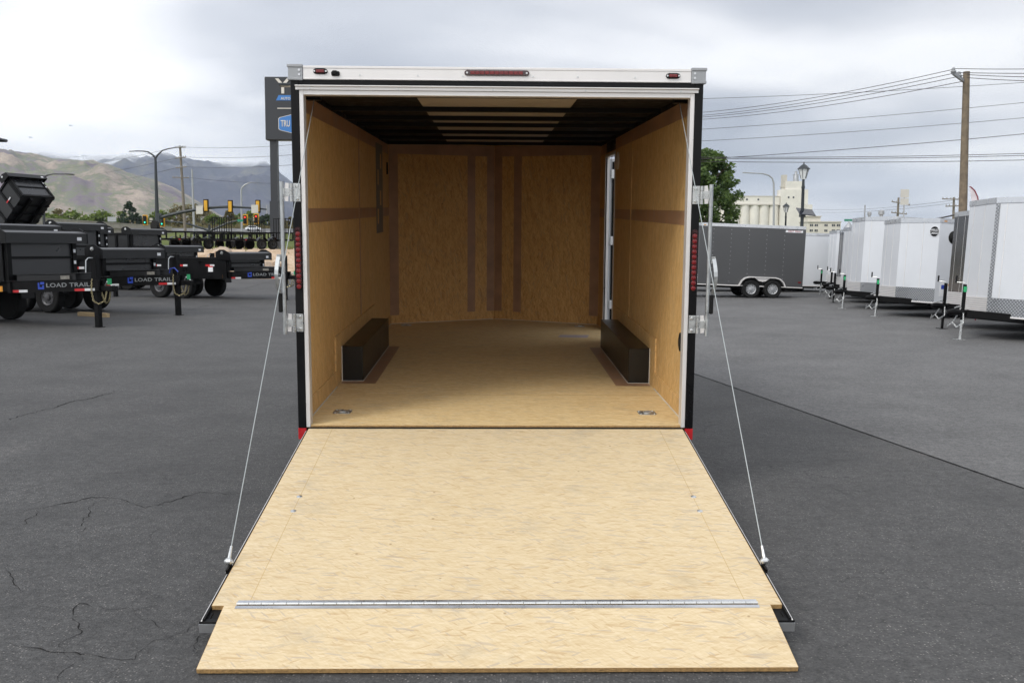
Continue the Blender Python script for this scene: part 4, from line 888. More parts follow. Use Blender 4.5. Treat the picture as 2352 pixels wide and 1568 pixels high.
    bb(MB().box(xf+.0006, xf+.006, -h+.101, h-.101, z0+.125, z1-.05)).build('front_panel', 'sky_sheen_sheet', bed)
    for k, zq in enumerate((z1-.28, z1-.52)): bb(MB().box(xf+.0605, xf+.062, h-.09, h-.03, zq, zq+.07)).build('decal', 'sticker_white', bed)
    if rise:
        for y in (-.40, .40): bb(MB().box(xr+.1, xf-.05, y-.05, y+.05, z0-.14, z0-.001)).build('bed_rail', 'black_steel', bed)
        for k in range(8): bb(MB().box(xr+.25+k*.5, xr+.31+k*.5, -h+.02, h-.02, z0-.06, z0-.0012)).build('cross_rib', 'black_steel', bed)
        p = BM @ Vector((xf-1.9, 0, z0-.1)); MB().tube([(xr+1.3, 0, zf1-.1), p], .06, 10).build('hoist_ram', 'galv', R, True)
    # tarp housing across the front
    zh = z1+.0
    hood = bb(MB().prism([(xf-.28, zh+.02), (xf-.28, zh+.14), (xf+.07, zh+.17), (xf+.20, zh+.12), (xf+.20, zh-.09), (xf+.18, zh-.09), (xf+.16, zh+.02)], -h-.13, h+.17, 'y')).build('tarp_housing', 'dark_sheet', bed)
    for s in (1, -1):
        bb(MB().prism([(xf-.34, zh-.04), (xf-.34, zh+.16), (xf-.20, zh+.24), (xf-.02, zh+.24), (xf+.21, zh+.12), (xf+.21, zh-.10)], *sorted((s*(h+(.171 if s > 0 else .131)), s*(h+(.185 if s > 0 else .145)))), 'y')).build('housing_end', 'black_paint', bed)
        bb(MB().lathe([(.05, 0), (.045, s*.02), (.02, s*.022)], 14, 'y', (xf-.10, s*(h+(.185 if s > 0 else .145)), zh+.14))).build('spindle', 'zinc', bed, True)
    bb(MB().box(xf+.2005, xf+.202, h-.10, h+.02, zh-.03, zh+.04)).build('decal', 'sticker_white', bed)
    # tapes along the near side
    q = -h-.046
    for k in range(4):
        x = xr+.3+k*1.05
        bb(MB().box(x, x+.17, q-.003, q, z0+hs*.35, z0+hs*.35+.06)).build('reflector_tape', 'red_tape', bed); bb(MB().box(x+.17, x+.34, q-.003, q, z0+hs*.35, z0+hs*.35+.06)).build('reflector_tape', 'white_tape', bed)
    if sidelogo:
        bb(MB().box(xr+.1, xf-.02, q+.0005, q+.02, z0-.24, z1-.1005)).build('side_plate', 'black_paint', bed)
        wl = bb(MB().box(xf-.72, xf-.54, q-.004, q, z0-.02, z0+.16)).build('warning_label', 'sticker_white', bed)
        bb(MB().box(xf-.72, xf-.54, q-.0055, q-.0041, z0+.12, z0+.16)).build('label_stripe', 'red_tag', wl)
    # fender
    for s in (1, -1): MB().prism([(-.95, .78), (-.9, .83), (.9, .83), (.95, .78), (.98, .45), (.94, .45), (.91, .76), (-.91, .76), (-.94, .45), (-.98, .45)], *sorted((s*(h-.28), s*(h+.06))), 'y').build('fender', 'black_paint', R)
    return R
HD = -23
dump('black dump trailer with tall sides and logo tongue, nearest at the left edge', (-8.3, 19.9), HD, .84, 1.8)
dump('black dump trailer with a blue hose on its tongue, second from the left edge', (-7.9, 23.5), HD, .50, 1.7, bluehose=True)
dump('low black dump trailer whose tongue passes behind the ramp trailer', (-6.97, 30.6), HD, .42, .6, sidelogo=True)
dump('tall black dump trailer directly behind the nearest one at the left edge', (-11.7, 26.2), HD, 1.12, 1.5, logo=False)
dump('tall black dump trailer second along the back row', (-12.8, 32.0), HD, 1.30, 1.5, logo=False)
dump('black dump trailer half hidden third along the back row', (-14.6, 37.0), HD, 1.26, 1.5, logo=False)
dump('black dump trailer farthest along the back row below the signal mast', (-14.15, 41.6), HD, 1.28, 1.5, logo=False)
dump('small low black dump trailer tucked behind the middle one', (-10.9, 36.2), HD, .60, 1.0, logo=False)
dump('black dump trailer with its bed raised high at the left edge', (-18.55, 43.2), HD, 1.15, .5, logo=False, rise=math.radians(44))

# ------------------------------------------------------------------ flat trailers with gates on the berm
def flat(label, pos, head, Ln=4.6, Wd=2.0, gate=True, spare=False):
    R = thing('utility_trailer', label, 'trailer', pos, (0, 0, math.radians(head)), 'black utility trailers on the gravel berm')
    h = Wd/2; xr, xf = -Ln*.42, Ln*.58
    MB().box(xr, xf, -h, h, .56, .66).build('deck', 'black_steel', R)
    for s in (1, -1):
        MB().box(xr, xf, *sorted((s*(h-.05), s*(h+.01))), 1.02, 1.09).build('top_rail', 'black_steel', R)
        for k in range(9): x = xr+.03+(Ln-.06)*k/8; MB().box(x-.03, x+.03, *sorted((s*(h-.045), s*h)), .66, 1.02).build('rail_post', 'black_steel', R)
        MB().bar((xf, s*h*.8, .60), (xf+1.3, s*.05, .60), .06, .12).build('tongue_rail', 'black_steel', R)
        for x in (-.42, .42): wheel(R, x, s*(h+.15), 0, *W15, .345, s, 'dark_sheet', 0)
        fd = []
        for c in (-.42, .42): fd += [(c-.42*math.cos(a), .36+.42*math.sin(a)) for a in [PI*k/8 for k in range(1, 8)]]
        q = MB()
        for a, b in zip(fd, fd[1:]): q.add([(a[0], s*(h+.02), a[1]), (b[0], s*(h+.02), b[1]), (b[0], s*(h+.28), b[1]), (a[0], s*(h+.28), a[1]), (a[0], s*(h+.02), a[1]+.02), (b[0], s*(h+.02), b[1]+.02), (b[0], s*(h+.28), b[1]+.02), (a[0], s*(h+.28), a[1]+.02)], [(3, 2, 1, 0), (4, 5, 6, 7), (0, 1, 5, 4), (1, 2, 6, 5), (2, 3, 7, 6), (3, 0, 4, 7)])
        q.build('fender', 'dark_sheet', R)
        for k in range(4): MB().box(xr+.3+k*1.1, xr+.42+k*1.1, *sorted((s*h, s*(h+.004))), .58, .63).build('reflector_tape', 'red_tape' if k % 2 else 'white_tape', R)
    MB().box(xf-.05, xf, -h+.05, h-.05, 1.02, 1.09).build('front_rail', 'black_steel', R)
    g = MB().box(xr-.06, xr-.01, -h, h, 1.98, 2.03).build('gate', 'black_steel', R); MB().box(xr-.06, xr-.01, -h, h, .60, .655).build('gate_rail', 'black_steel', g)
    for k in range(9): y = -h+.025+(Wd-.05)*k/8; MB().box(xr-.055, xr-.015, y-.018, y+.018, .66, 1.98).build('gate_bar', 'black_steel', g)
    MB().box(xf+1.2, xf+1.28, -.04, .04, .0, .95).build('jack', 'black_steel', R)
    if spare: MB().lathe([(.2, -.1), (.34, -.1), (.345, 0), (.34, .1), (.2, .1)], 20, 'x', (xf-.4, .3, 1.35)).build('spare_wheel', 'rubber', R, True)
    return R
BZ = 1.44
flat('black utility trailer with upright barred gate, left one on the berm', (-19.6, 60.5, BZ), 232, 5.2, spare=True)
flat('black utility trailer with upright gate beside the pylon sign post', (-16.2, 62.5, BZ), 232, 5.2)
flat('black utility trailer farther back between the two front ones', (-19.6, 69.5, BZ), 225, 4.6)

# ------------------------------------------------------------------ boulders and stray things on the left
rr = random.Random(5)
def boulder_mesh(seed):
    bm = bmesh.new(); bmesh.ops.create_icosphere(bm, subdivisions=2, radius=1)
    for v in bm.verts:
        k = 1+.28*noise.noise(v.co*1.3+Vector((seed*7.1, seed, 0)))+.12*noise.noise(v.co*3.1+Vector((seed, 0, 3))); v.co = Vector((v.co.x*k*1.15, v.co.y*k*.9, v.co.z*k*.72))
    me = bpy.data.meshes.new('boulder'); bm.to_mesh(me); bm.free(); return me
BMS = [boulder_mesh(i) for i in range(5)]
for i in range(46):
    x = -40+i*.83+rr.uniform(-.25, .25); y = 51.6+rr.uniform(0, 1.7); sz = rr.uniform(.35, .62)
    if i % 2: y += 1.0; sz *= .8
    o = put('boulder', BMS[i % 5], 'boulder', None, (x, y, gz(x, y)+sz*.28), 'pale rough boulder in the rock edging along the front of the gravel berm', 'boulder', 'boulders edging the berm', rot=(rr.uniform(-.3, .3), rr.uniform(-.3, .3), rr.uniform(0, 6.3))); o.scale = (sz, sz, sz*.95)
tf = MB()
for i in range(2600):
    x, y = rr.uniform(-42, -3), rr.uniform(54, 84)
    if noise.noise((x*.25, y*.25, 7)) < .05: continue
    z = gz(x, y)+.02; a = rr.uniform(0, 6.3); hh = rr.uniform(.08, .3); dx, dy = math.cos(a)*.05, math.sin(a)*.05
    tf.add([(x-dx, y-dy, z), (x+dx, y+dy, z), (x+dy*1.5, y+dx*1.5, z+hh)], [(0, 1, 2)])
tf.build('weeds', 'grass_tuft', None, label='dry green weeds growing through the gravel berm', cat='weeds', kind='stuff')
o = MB().box(-.5, .5, -.045, .045, 0, .09).build('wood_block', 'plank', None, loc=(*gp(215, 727).xy, 0.002), rot=(0, 0, -.5), label='pale wooden plank lying on the asphalt under the nearest dump trailer', cat='plank')

# ------------------------------------------------------------------ highway wall, trees, car, signs
def k_at(d): return F/d
WA, WB = Vector((-84, 140, 0)), Vector((-87.5, 255, 0)); wd_ = (WB-WA).normalized(); wl = (WB-WA).length
Wt = thing('highway_wall', 'long tan concrete highway barrier wall with recessed panels below the hills', 'wall', WA, (0, 0, math.atan2(wd_.y, wd_.x)))
MB().box(0, wl, 0, .5, 0, 5.35).build('wall_base', 'concrete', Wt); MB().box(0, wl, -.28, .62, 5.351, 5.50).build('wall_ledge', 'concrete', Wt); MB().box(0, wl, .05, .5, 5.501, 6.45).build('parapet', 'concrete', Wt); MB().box(0, wl, -.06, .56, 6.4501, 6.62).build('coping', 'concrete', Wt)
npn = 22
pm_ = MB().box(.35, wl/npn-.35, -.0, .049, 5.62, 6.36).mesh('panel')
for k in range(npn): put('panel', pm_, 'concrete', Wt, (k*wl/npn, 0, 0))
jm_ = MB().box(-.03, .03, -.012, -.0005, 0, 5.34).mesh('joint')
for k in range(1, npn): put('joint', jm_, 'black_matte', Wt, (k*wl/npn, 0, 0))

def leafy(name, label, pos, h, r, mat, n, leaf, trunk=.3, conic=0., group=None, seed=0, sparse=0., squash=1.):
    R = thing(name, label, 'tree', pos, (0, 0, 0), group); g = random.Random(seed)
    q = MB(); tr = max(.06, h*.018)
    q.tube([(0, 0, -.2), (.02*h, .01*h, h*trunk), (.0, .03*h, h*.62), (0, 0, h*.9)], [tr*1.4, tr, tr*.6, tr*.15], 8)
    for k in range(7):
        a = g.uniform(0, 6.3); z = h*(trunk+.08*k); e = r*.75*(1-conic*.1*k)
        q.tube([(0, 0, z), (math.cos(a)*e*.5, math.sin(a)*e*.5, z+.12*h), (math.cos(a)*e, math.sin(a)*e, z+.2*h)], [tr*.5, tr*.32, tr*.1], 6)
    q.build('trunk', 'bark', R, True)
    cl = []
    for k in range(int(26+n/90)):
        t = g.random(); z = h*(trunk*.8+(1-trunk*.8)*t); rad = r*(math.sin(PI*min(1, .12+.86*t))**.6 if not conic else max(.08, 1-t)**.85)
        a = g.uniform(0, 6.3); d = rad*math.sqrt(g.uniform(.12, 1))
        cl.append((Vector((math.cos(a)*d, math.sin(a)*d*squash, z)), g.uniform(.10, .27)*r*(1-.45*t*(conic > 0))))
    q = MB()
    for i in range(n):
        c, s_ = cl[g.randrange(len(cl))]
        v = Vector((g.gauss(0, 1), g.gauss(0, 1), g.gauss(0, .75))).normalized()*s_*g.random()**.4
        p = c+v; u = Vector((g.gauss(0, 1), g.gauss(0, 1), g.gauss(0, .6))).normalized(); w_ = u.cross(Vector((g.gauss(0, 1), g.gauss(0, 1), g.gauss(0, 1)))).normalized()
        l = leaf*g.uniform(.6, 1.25); q.v += [tuple(p-u*l), tuple(p+w_*l*.55), tuple(p+u*l), tuple(p-w_*l*.55)]; o_ = len(q.v)-4; q.f.append((o_, o_+1, o_+2, o_+3))
    me = bpy.data.meshes.new('crown'); me.from_pydata(q.v, [], q.f); put('crown', me, mat, R)
    return R
TL = [  # pixel x, top pixel y, distance, radius, kind
 (113, 494, 330, 3.6, 'g', 'round bright green tree just right of the raised dump bed'), (135, 483, 345, 4.2, 'b', 'bare brownish tree behind the highway wall near the raised bed'),
 (150, 492, 350, 2.4, 'd', 'small dark evergreen between the brown and green trees'), (172, 487, 330, 5.6, 'g', 'bushy green tree in line with the second back row dump trailer'),
 (214, 494, 340, 4.4, 'g', 'green tree left of the grey road sign'), (238, 488, 340, 5.2, 'g', 'taller green tree directly left of the grey road sign'), (272, 484, 350, 4.4, 'g', 'green tree against the left flank of the conifer'),
 (297, 467, 345, 6.0, 'c', 'broad dark green conifer right of the grey road sign'), (313, 492, 352, 5.2, 'c', 'low dark conifer leaning right of the broad one'),
 (368, 487, 360, 4.6, 'g', 'yellow green tree behind the signal mast pole'), (392, 496, 370, 4.4, 'g', 'low green tree right of the signal mast pole'), (418, 474, 350, 6.0, 'b', 'tall olive brown tree behind the leaning utility pole'),
 (440, 470, 355, 6.5, 'b', 'olive brown tree between the two tall poles'), (466, 482, 360, 5.8, 'b', 'olive tree right of the slim steel pole'), (492, 495, 350, 4.8, 'g', 'green tree under the bend of the mast arm'),
 (527, 484, 350, 2.0, 'b', 'slender poplar behind the second signal'), (550, 493, 355, 4.6, 'g', 'green tree behind the green street sign'), (580, 491, 360, 5.0, 'g', 'green tree above the white car'), (618, 496, 345, 4.0, 'd', 'dark tree beside the pylon sign post'),
 (650, 495, 350, 5.0, 'b', 'olive tree right of the pylon sign post')]
for i, (u, v, d, r, kd, lb) in enumerate(TL):
    x = at(u, 520, d).x; z0 = gz(x, d); top = at(u, v, d).z; hh = max(3., top-z0)
    leafy('tree', lb, (x, d, z0), hh, r, {'g': 'leaf_green', 'b': 'leaf_brown', 'd': 'leaf_dark', 'c': 'leaf_dark'}[kd], 1300 if kd != 'b' else 900, .55, .12, 1. if kd == 'c' else 0., 'trees behind the highway', 100+i)
# undergrowth
cx_ = MB(); g2 = random.Random(3)
for i in range(9000):
    u = g2.uniform(60, 690); d = 330+g2.uniform(0, 40); x = at(u, 520, d).x; z = gz(x, d)+abs(g2.gauss(0, 1.4))*(0.6+.8*abs(noise.noise((x*.06, 2, 1)))); l = .5
    a = g2.uniform(0, 6.3); cx_.v += [(x-l*math.cos(a), d-l*math.sin(a), z), (x, d, z+l), (x+l*math.cos(a), d+l*math.sin(a), z), (x, d, z-l)]; o_ = len(cx_.v)-4; cx_.f.append((o_, o_+1, o_+2, o_+3))
me = bpy.data.meshes.new('scrub'); me.from_pydata(cx_.v, [], cx_.f); put('scrub', me, 'leaf_brown', None, label='low scrub growing along the far side of the highway', cat='scrub', kind='stuff')
# white car
c = at(582, 528, 287); cz = gz(c.x, 287)+.06+4*.055+.12
CR = thing('parked_car', 'small white car driving along the highway beside the pylon sign', 'car', (c.x, 287, cz), (0, 0, .12)); CR.name = 'car'
MB().prism([(-2.2, .35), (-2.2, .9), (-1.9, 1.0), (-1.1, 1.45), (.6, 1.5), (1.3, 1.02), (2.1, .9), (2.25, .6), (2.2, .35)], -.85, .85, 'y').build('body', 'car_white', CR, bevel=.06)
for s in (1, -1):
    MB().prism([(-1.65, 1.0), (-1.0, 1.38), (.5, 1.42), (1.1, 1.02)], *sorted((s*.851, s*.86)), 'y').build('side_window', 'window_dark', CR)
    for x in (-1.35, 1.35): MB().lathe([(.15, -.1), (.32, -.1), (.32, .1), (.15, .1)], 16, 'y', (x, s*.78, .32)).build('wheel', 'rubber', CR)
    MB().box(-2.215, -2.2, s*.55-.15, s*.55+.15, .75, .88).build('tail_light', 'red_lens', CR)
# road sign backs
def signback(label, u, v0, v1, uw, d, zb_, mat='sign_back', two=False):
    p = at(u, v0, d); ww = uw/k_at(d); hh = (v1-v0)/k_at(d); base = gz(p.x, d) if zb_ is None else zb_
    R = thing('road_sign', label, 'sign', (p.x, d, base)); top = p.z-base
    MB().tube([(0, 0, 0), (0, 0, top-.05)], .05, 8).build('post', 'lamp_steel', R); MB().box(-ww/2, ww/2, -.05, -.03+.0, top-hh, top).build('panel', mat, R)
    if two: MB().box(-ww/2, ww/2, -.05, -.03, top-hh*1.85, top-hh*1.08).build('panel', mat, R)
    return R
signback('blank grey road sign among the trees left of the conifer', 257, 498, 509, 20, 320, None, 'lamp_steel')
signback('two pale square road signs seen from behind on one tall post', 2078, 435, 454, 19, 70, 0., two=True)

# ------------------------------------------------------------------ signal masts and street lamps on the left
def pix(u, v, d, o): return at(u, v, d) - o
def sighead(par, c, sc, face, lit=None, back=True):
    """three-section head; face -1 towards the camera, +1 away"""
    R = MB().box(c.x-.17*sc, c.x+.17*sc, c.y-.10, c.y+.10, c.z-.54*sc, c.z+.54*sc).build('signal_head', 'signal_yellow', par, bevel=.03)
    MB().box(c.x-.27*sc, c.x+.27*sc, c.y-.012+.111*(-face if face < 0 else -1)*-1, c.y+.012+.111*(-face if face < 0 else -1)*-1, c.z-.66*sc, c.z+.66*sc).build('backplate', 'black_matte', R)
    if face < 0:
        MB().box(c.x-.40*sc, c.x+.40*sc, c.y+.124, c.y+.14, c.z-.80*sc, c.z+.80*sc).build('backplate_border', 'signal_yellow', R)
        for k in (-1, 0, 1):
            on = (lit == 'green' and k == -1) or (lit == 'red' and k == 1)
            MB().lathe([(.125*sc, -.13), (.12*sc, -.11), (.11*sc, -.101)], 14, 'y', (c.x, c.y, c.z+k*.35*sc)).build('lens', ('go_green' if lit == 'green' else 'stop_red') if on else 'black_matte', R)
            MB().lathe([(.15*sc, -.25), (.15*sc, -.10)], 12, 'y', (c.x, c.y-.0, c.z+k*.35*sc+.02)).build('visor', 'black_matte', R) if False else None
    return R
d = 103; base = Vector((at(358, 520, d).x, d, gz(at(358, 520, d).x, d)))
S1 = thing('signal_mast', 'tall dark signal mast with twin lamp arms and long arched arm of yellow signals', 'traffic signal', base)
Y = pix(357, 362, d, base); bt = pix(361, 500, d, base)
MB().tube([(bt.x, 0, -.1), (bt.x, 0, bt.z), (Y.x, 0, Y.z)], [.24, .21, .12], 12).build('pole', 'street_steel', S1, True)
MB().tube([pix(357, 364, d, base), pix(352, 357, d, base), pix(340, 349, d, base), pix(330, 347.5, d, base), pix(310, 347, d, base)], [.10, .09, .07, .06, .05], 8).build('lamp_arm', 'street_steel', S1, True)
MB().tube([pix(357, 364, d, base), pix(362, 356, d, base), pix(373, 346, d, base), pix(386, 342, d, base), pix(406, 338.5, d, base)], [.10, .09, .07, .06, .05], 8).build('lamp_arm', 'street_steel', S1, True)
for a, b in (((310, 347), (296.5, 348)), ((406, 338.5), (420, 337))): p, q = pix(*a, d, base), pix(*b, d, base); MB().bar(p, q, .28, .10).build('lamp_head', 'lamp_steel', S1, bevel=.03)
arm = [pix(u, v, d, base) for u, v in ((361, 502), (385, 495), (420, 487), (455, 481), (478, 478), (505, 475.5), (530, 475), (560, 476.5), (590, 478.5), (613, 481))]
MB().tube(arm, [.17, .165, .16, .15, .14, .13, .12, .11, .09, .07], 10).build('mast_arm', 'street_steel', S1, True)
MB().box(bt.x-.02, bt.x+.36, -.3, .3, bt.z-.55, bt.z+.45).build('arm_clamp', 'street_steel', S1, bevel=.05)
for u, v in ((472.5, 472.5), (528.5, 474.5), (592, 474)): sighead(S1, pix(u, v, d-.5, base), 1., 1)
for u, v in ((458, 482), (585, 480)): p = pix(u, v, d-.75, base); MB().box(p.x-.35, p.x+.35, p.y, p.y+.03, p.z-.42, p.z+.42).build('sign_plate', 'sign_back', S1)
p = pix(612.5, 481, d, base); MB().tube([p-Vector((0, 0, .45)), p+Vector((0, 0, .45))], .05, 6).build('camera_post', 'lamp_steel', S1)
d = 146; bx = at(481, 541, d).x; base = Vector((bx, d, gz(bx, d)))
S2 = thing('signal_mast', 'farther signal mast with two rising arms and lit red and green signals', 'traffic signal', base)
jx = pix(481, 530, d, base)
MB().tube([(jx.x, 0, -.1), (jx.x, 0, jx.z+.8)], .2, 10).build('pole', 'street_steel', S2, True)
MB().tube([pix(u, v, d, base) for u, v in ((481, 531), (470, 526), (450, 520), (430, 514), (410, 510), (378, 508.5), (330, 506))], [.17, .16, .15, .13, .11, .09, .07], 8).build('mast_arm', 'street_steel', S2, True)
MB().tube([pix(u, v, d, base) for u, v in ((481, 531), (492, 526), (508, 519), (523, 512), (540, 508), (565, 505), (592, 502))], [.17, .16, .15, .13, .11, .09, .07], 8).build('mast_arm', 'street_steel', S2, True)
for u, v, l in ((333, 505.5, 'green'), (372, 509, 'green'), (563, 504.5, 'red'), (588.5, 502.5, 'red')): sighead(S2, pix(u, v, d-.5, base), .95, -1, l)
p = pix(552, 506.5, d-.4, base); o = MB().box(p.x-.42, p.x+.42, p.y, p.y+.04, p.z-.17, p.z+.17).build('street_name_sign', 'sign_green', S2)
for u, v in ((340, 505), (580, 503)): p = pix(u, v, d-.6, base); MB().box(p.x-.22, p.x+.22, p.y+1.2, p.y+1.23, p.z-.3, p.z+.3).build('sign_plate', 'sign_back', S2)

def streetlamp(label, d, pts, zb_, mat='lamp_steel', r=.09, head=None):
    x0 = at(*pts[0], d).x; base = Vector((x0, d, zb_)); R = thing('street_lamp', label, 'street lamp', base)
    P_ = [at(u, v, d)-base for u, v in pts]; P_[0].z = -.05
    n = len(P_); MB().tube(P_, [r*(1.25-.75*k/(n-1)) for k in range(n)], 8).build('pole', mat, R, True)
    a, b = [at(*q, d)-base for q in head]; MB().bar(a, b, .26, .09).build('lamp_head', mat, R, bevel=.03)
    return R
streetlamp('curved dark street lamp behind the raised dump bed', 75, [(101, 520), (100, 470), (99, 425), (97.5, 414), (101, 407), (110, 402), (123, 399.5), (150, 400)], gz(-35, 75), 'street_steel', .09, ((150, 400), (170, 401)))
streetlamp('slim grey street lamp between the second signal and pylon sign', 190, [(555.5, 536), (554.5, 470), (554, 436), (556, 431), (562, 425), (572, 420), (578, 419)], gz(-52, 190), 'lamp_steel', .16, ((577, 419), (586, 419.5)))
streetlamp('tall bare street lamp in front of the grain silos', 94, [(1777, 580), (1777, 520), (1777.5, 440), (1777, 420), (1774, 410), (1766, 403), (1752, 399), (1735, 398)], 0., 'lamp_steel', .09, ((1735, 398), (1706, 396.5)))

# ------------------------------------------------------------------ utility poles and wires
def upole(label, u, v0, vb, d, r, mat, zb_, arms=(), lean=0., ins=True):
    x0 = at(u+lean, vb, d).x; base = Vector((x0, d, zb_)); R = thing('utility_pole', label, 'utility pole', base)
    t = at(u, v0, d)-base; MB().tube([(0, 0, -.2), (t.x*.5, 0, t.z*.5), (t.x, 0, t.z)], [r*1.2, r*1.05, r*.85], 12).build('pole', mat, R, True)
    for (ua, va, ub, vb_) in arms:
        a, b = at(ua, va, d-.3)-base, at(ub, vb_, d-.3)-base; am = MB().bar(a, b, .12, .13).build('crossarm', 'pole_grey', R)
        for k in range(5): p = a.lerp(b, .04+.92*k/4); MB().lathe([(.05, .06), (.075, .10), (.05, .16), (.07, .20), (.03, .26)], 8, 'z', p).build('insulator', 'lamp_steel', am)
    return R
up = upole('tall wooden utility pole rising behind the white trailers on the right', 2220, 165, 640, 43, .16, 'pole_wood', 0., lean=-12)
b0 = up.location
a, b = at(2213, 186, 43)-b0, at(2189, 168, 42.2)-b0
am = MB().bar(a, b, .10, .13).build('bracket_arm', 'lamp_steel', up)
for q in (at(2190, 163, 42.2)-b0, at(2203, 173, 42.7)-b0): MB().lathe([(.05, -.12), (.10, -.08), (.12, -.02), (.07, .03), (.085, .08), (.03, .15)], 10, 'z', q).build('insulator', 'lamp_steel', am, True)
upole('weathered utility pole with many crossarms beside the signal mast', 413.5, 335, 540, 145, .19, 'pole_grey', gz(-47, 145), [(403, 339, 426, 338.5), (403, 364, 427, 361), (404, 386, 428, 383.5), (396, 407.5, 434, 408.5)], 13)
st = upole('slim grey steel pole right of the weathered utility pole', 441, 389, 532, 165, .17, 'lamp_steel', gz(-52, 165), (), 5)
upole('far wooden utility pole behind the two pale square signs', 2064, 454, 560, 140, .16, 'pole_grey', 0., [(2048, 463, 2090, 471), (2047, 488, 2083, 492)], -6)
upole('far wooden utility pole left of the tall near one', 2191, 453, 570, 130, .16, 'pole_grey', 0., [(2164, 457, 2204, 458), (2172, 474, 2204, 473)], -2)
def wirep(label, a, b, sag, r, grp, n=14):
    a, b = Vector(a), Vector(b); q = MB(); q.tube([a.lerp(b, i/n)-Vector((0, 0, sag*4*(i/n)*(1-i/n))) for i in range(n+1)], r, 5)
    return q.build('overhead_wire', 'wire', None, label=label, cat='wire', group=grp)
ORD = ('topmost', 'second', 'third', 'fourth', 'fifth', 'sixth', 'lowest')
for od, (u, v), (ul, vl) in zip(ORD, ((2189, 160), (2203, 166), (2212, 174), (2213, 187)), ((1613, 250), (1613, 257), (1613, 261), (1613, 266))):
    A_ = at(u, v, 42.5); Bm = at(ul, vl, 62); B_2 = A_+(Bm-A_)*1.25; wirep(od+' dark wire running left from the top of the tall near utility pole', A_, B_2, .35, .014, 'left wires of the near pole')
for od, (u, v), vr in zip(ORD, ((2189, 158), (2203, 167), (2222, 172), (2222, 179)), (153, 163, 171, 180)):
    A_ = at(u, v, 42.5); Bm = at(2352, vr, 40); wirep(od+' dark wire running right from the top of the tall near utility pole', A_, A_+(Bm-A_)*3.2, .12, .014, 'right wires of the near pole')
for od, (vl, vr) in zip(ORD, ((220, 180), (290, 226), (317, 261), (358.6, 298), (354, 343), (357, 347.6), (364, 358))):
    A_, B_2 = at(1613, vl, 60), at(2352, vr, 56); dd = B_2-A_; wirep(od+' thin overhead wire crossing the sky behind the tall near utility pole', A_-dd*.35, B_2+dd*.5, .3, .013 if vl < 350 else .018, 'thin wires crossing the right sky')
for od, (u, v), (ur, vr) in (('topmost', (426, 338.5), (667, 324)), ('second', (427, 361), (667, 347)), ('third', (428, 383.5), (667, 370)), ('lowest', (434, 408), (667, 413))):
    A_ = at(u, v, 144.7); B_2 = at(ur, vr, 118); wirep(od+' thin power line strung from the weathered pole towards the pylon sign', A_, A_+(B_2-A_)*1.6, .5, .022, 'power lines in the left sky')
for od, (u, v), (ul, vl) in (('upper', (403, 339), (215, 373)), ('middle', (403, 364), (215, 397)), ('lower', (404, 386), (287, 406))):
    A_ = at(u, v, 144.7); B_2 = at(ul, vl, 250); wirep(od+' thin power line running left from the weathered pole over the hill', A_, A_+(B_2-A_)*2, .5, .026, 'power lines over the hill')
wirep('thick black service cable sloping down from the tall near pole', at(2214, 488, 43), at(2100, 507, 55), .08, .035, None)
for od, v in (('upper', 480), ('lower', 486)): wirep(od+' faint distant wire between the two far utility poles', at(2190, v-20, 130), at(1840, v, 200), .6, .018, 'far faint wires')

# ------------------------------------------------------------------ pylon sign
d = 70; c = at(631, 560, d); base = Vector((c.x, d, gz(c.x, d)))
PS = thing('pylon_sign', 'tall black pylon sign on posts rising behind the left rear post of the trailer', 'sign', base)
tl_, br_ = at(608, 177, d)-base, at(608, 322, d)-base
sw_ = 5.2; x0 = tl_.x
cab = MB().box(x0, x0+sw_, -.1, .75, br_.z, tl_.z).build('sign_cabinet', 'sign_face', PS, bevel=.04)
for px in (0., sw_-1.55): MB().box(px-.25, px+.25, .1, .6, 0, br_.z).build('post', 'sign_face', PS)
MB().box(-.32, .32, .05, .65, 0, 3.4).build('post_cladding', 'sign_face', PS)
def spt(u, v): q = at(u, v, d-.12)-base; return q
q = spt(634, 200); o = put('lettering', textmesh('YO', 1.45, .03, .0, 1.12, 'LEFT'), 'sign_letter', cab, (q.x-.02, -.135, q.z), rot=(PI/2, 0, 0))
a_, b_ = spt(634, 231), spt(668, 221)
MB().prism([(a_.x, a_.z), (a_.x+3.2, a_.z), (a_.x+3.2, a_.z+.36), (a_.x+.18, a_.z+.36)], -.12, -.101, 'y').build('blue_band', 'sign_blue', cab)
q = spt(645, 226.5); put('lettering', textmesh('AUTO', .24, .015, 0, 1.0, 'LEFT'), 'sign_letter', cab, (q.x, -.136, q.z-.01), rot=(PI/2, 0, 0))
q = spt(637, 249); MB().box(q.x, q.x+3.1, -.125, -.101, q.z-.03, q.z+.03).build('rule', 'sign_letter', cab)
def shield(u0, v0, v1, gr, name, mat, y0, y1):
    a, b = spt(u0, v0), spt(u0, v1); w_ = 3.0-2*gr; x = a.x+gr; zt_, zb_ = a.z-gr, b.z+gr; dz = (zt_-zb_)*.22
    MB().prism([(x, zb_+dz+.08), (x+.10, zb_+dz), (x+w_/2, zb_), (x+w_-.10, zb_+dz), (x+w_, zb_+dz+.08), (x+w_, zt_-dz-.08), (x+w_-.10, zt_-dz), (x+w_/2, zt_), (x+.10, zt_-dz), (x, zt_-dz-.08)], y0, y1, 'y').build(name, mat, cab)
shield(639, 258, 311, 0, 'shield_border', 'sign_letter', -.118, -.101); shield(639, 258, 311, .04, 'shield', 'sign_blue', -.126, -.1185)
q = spt(645, 284); put('lettering', textmesh('TRU', .62, .015, 0, .55, 'LEFT'), 'sign_letter', cab, (q.x, -.142, q.z-.02), rot=(PI/2, 0, 0))
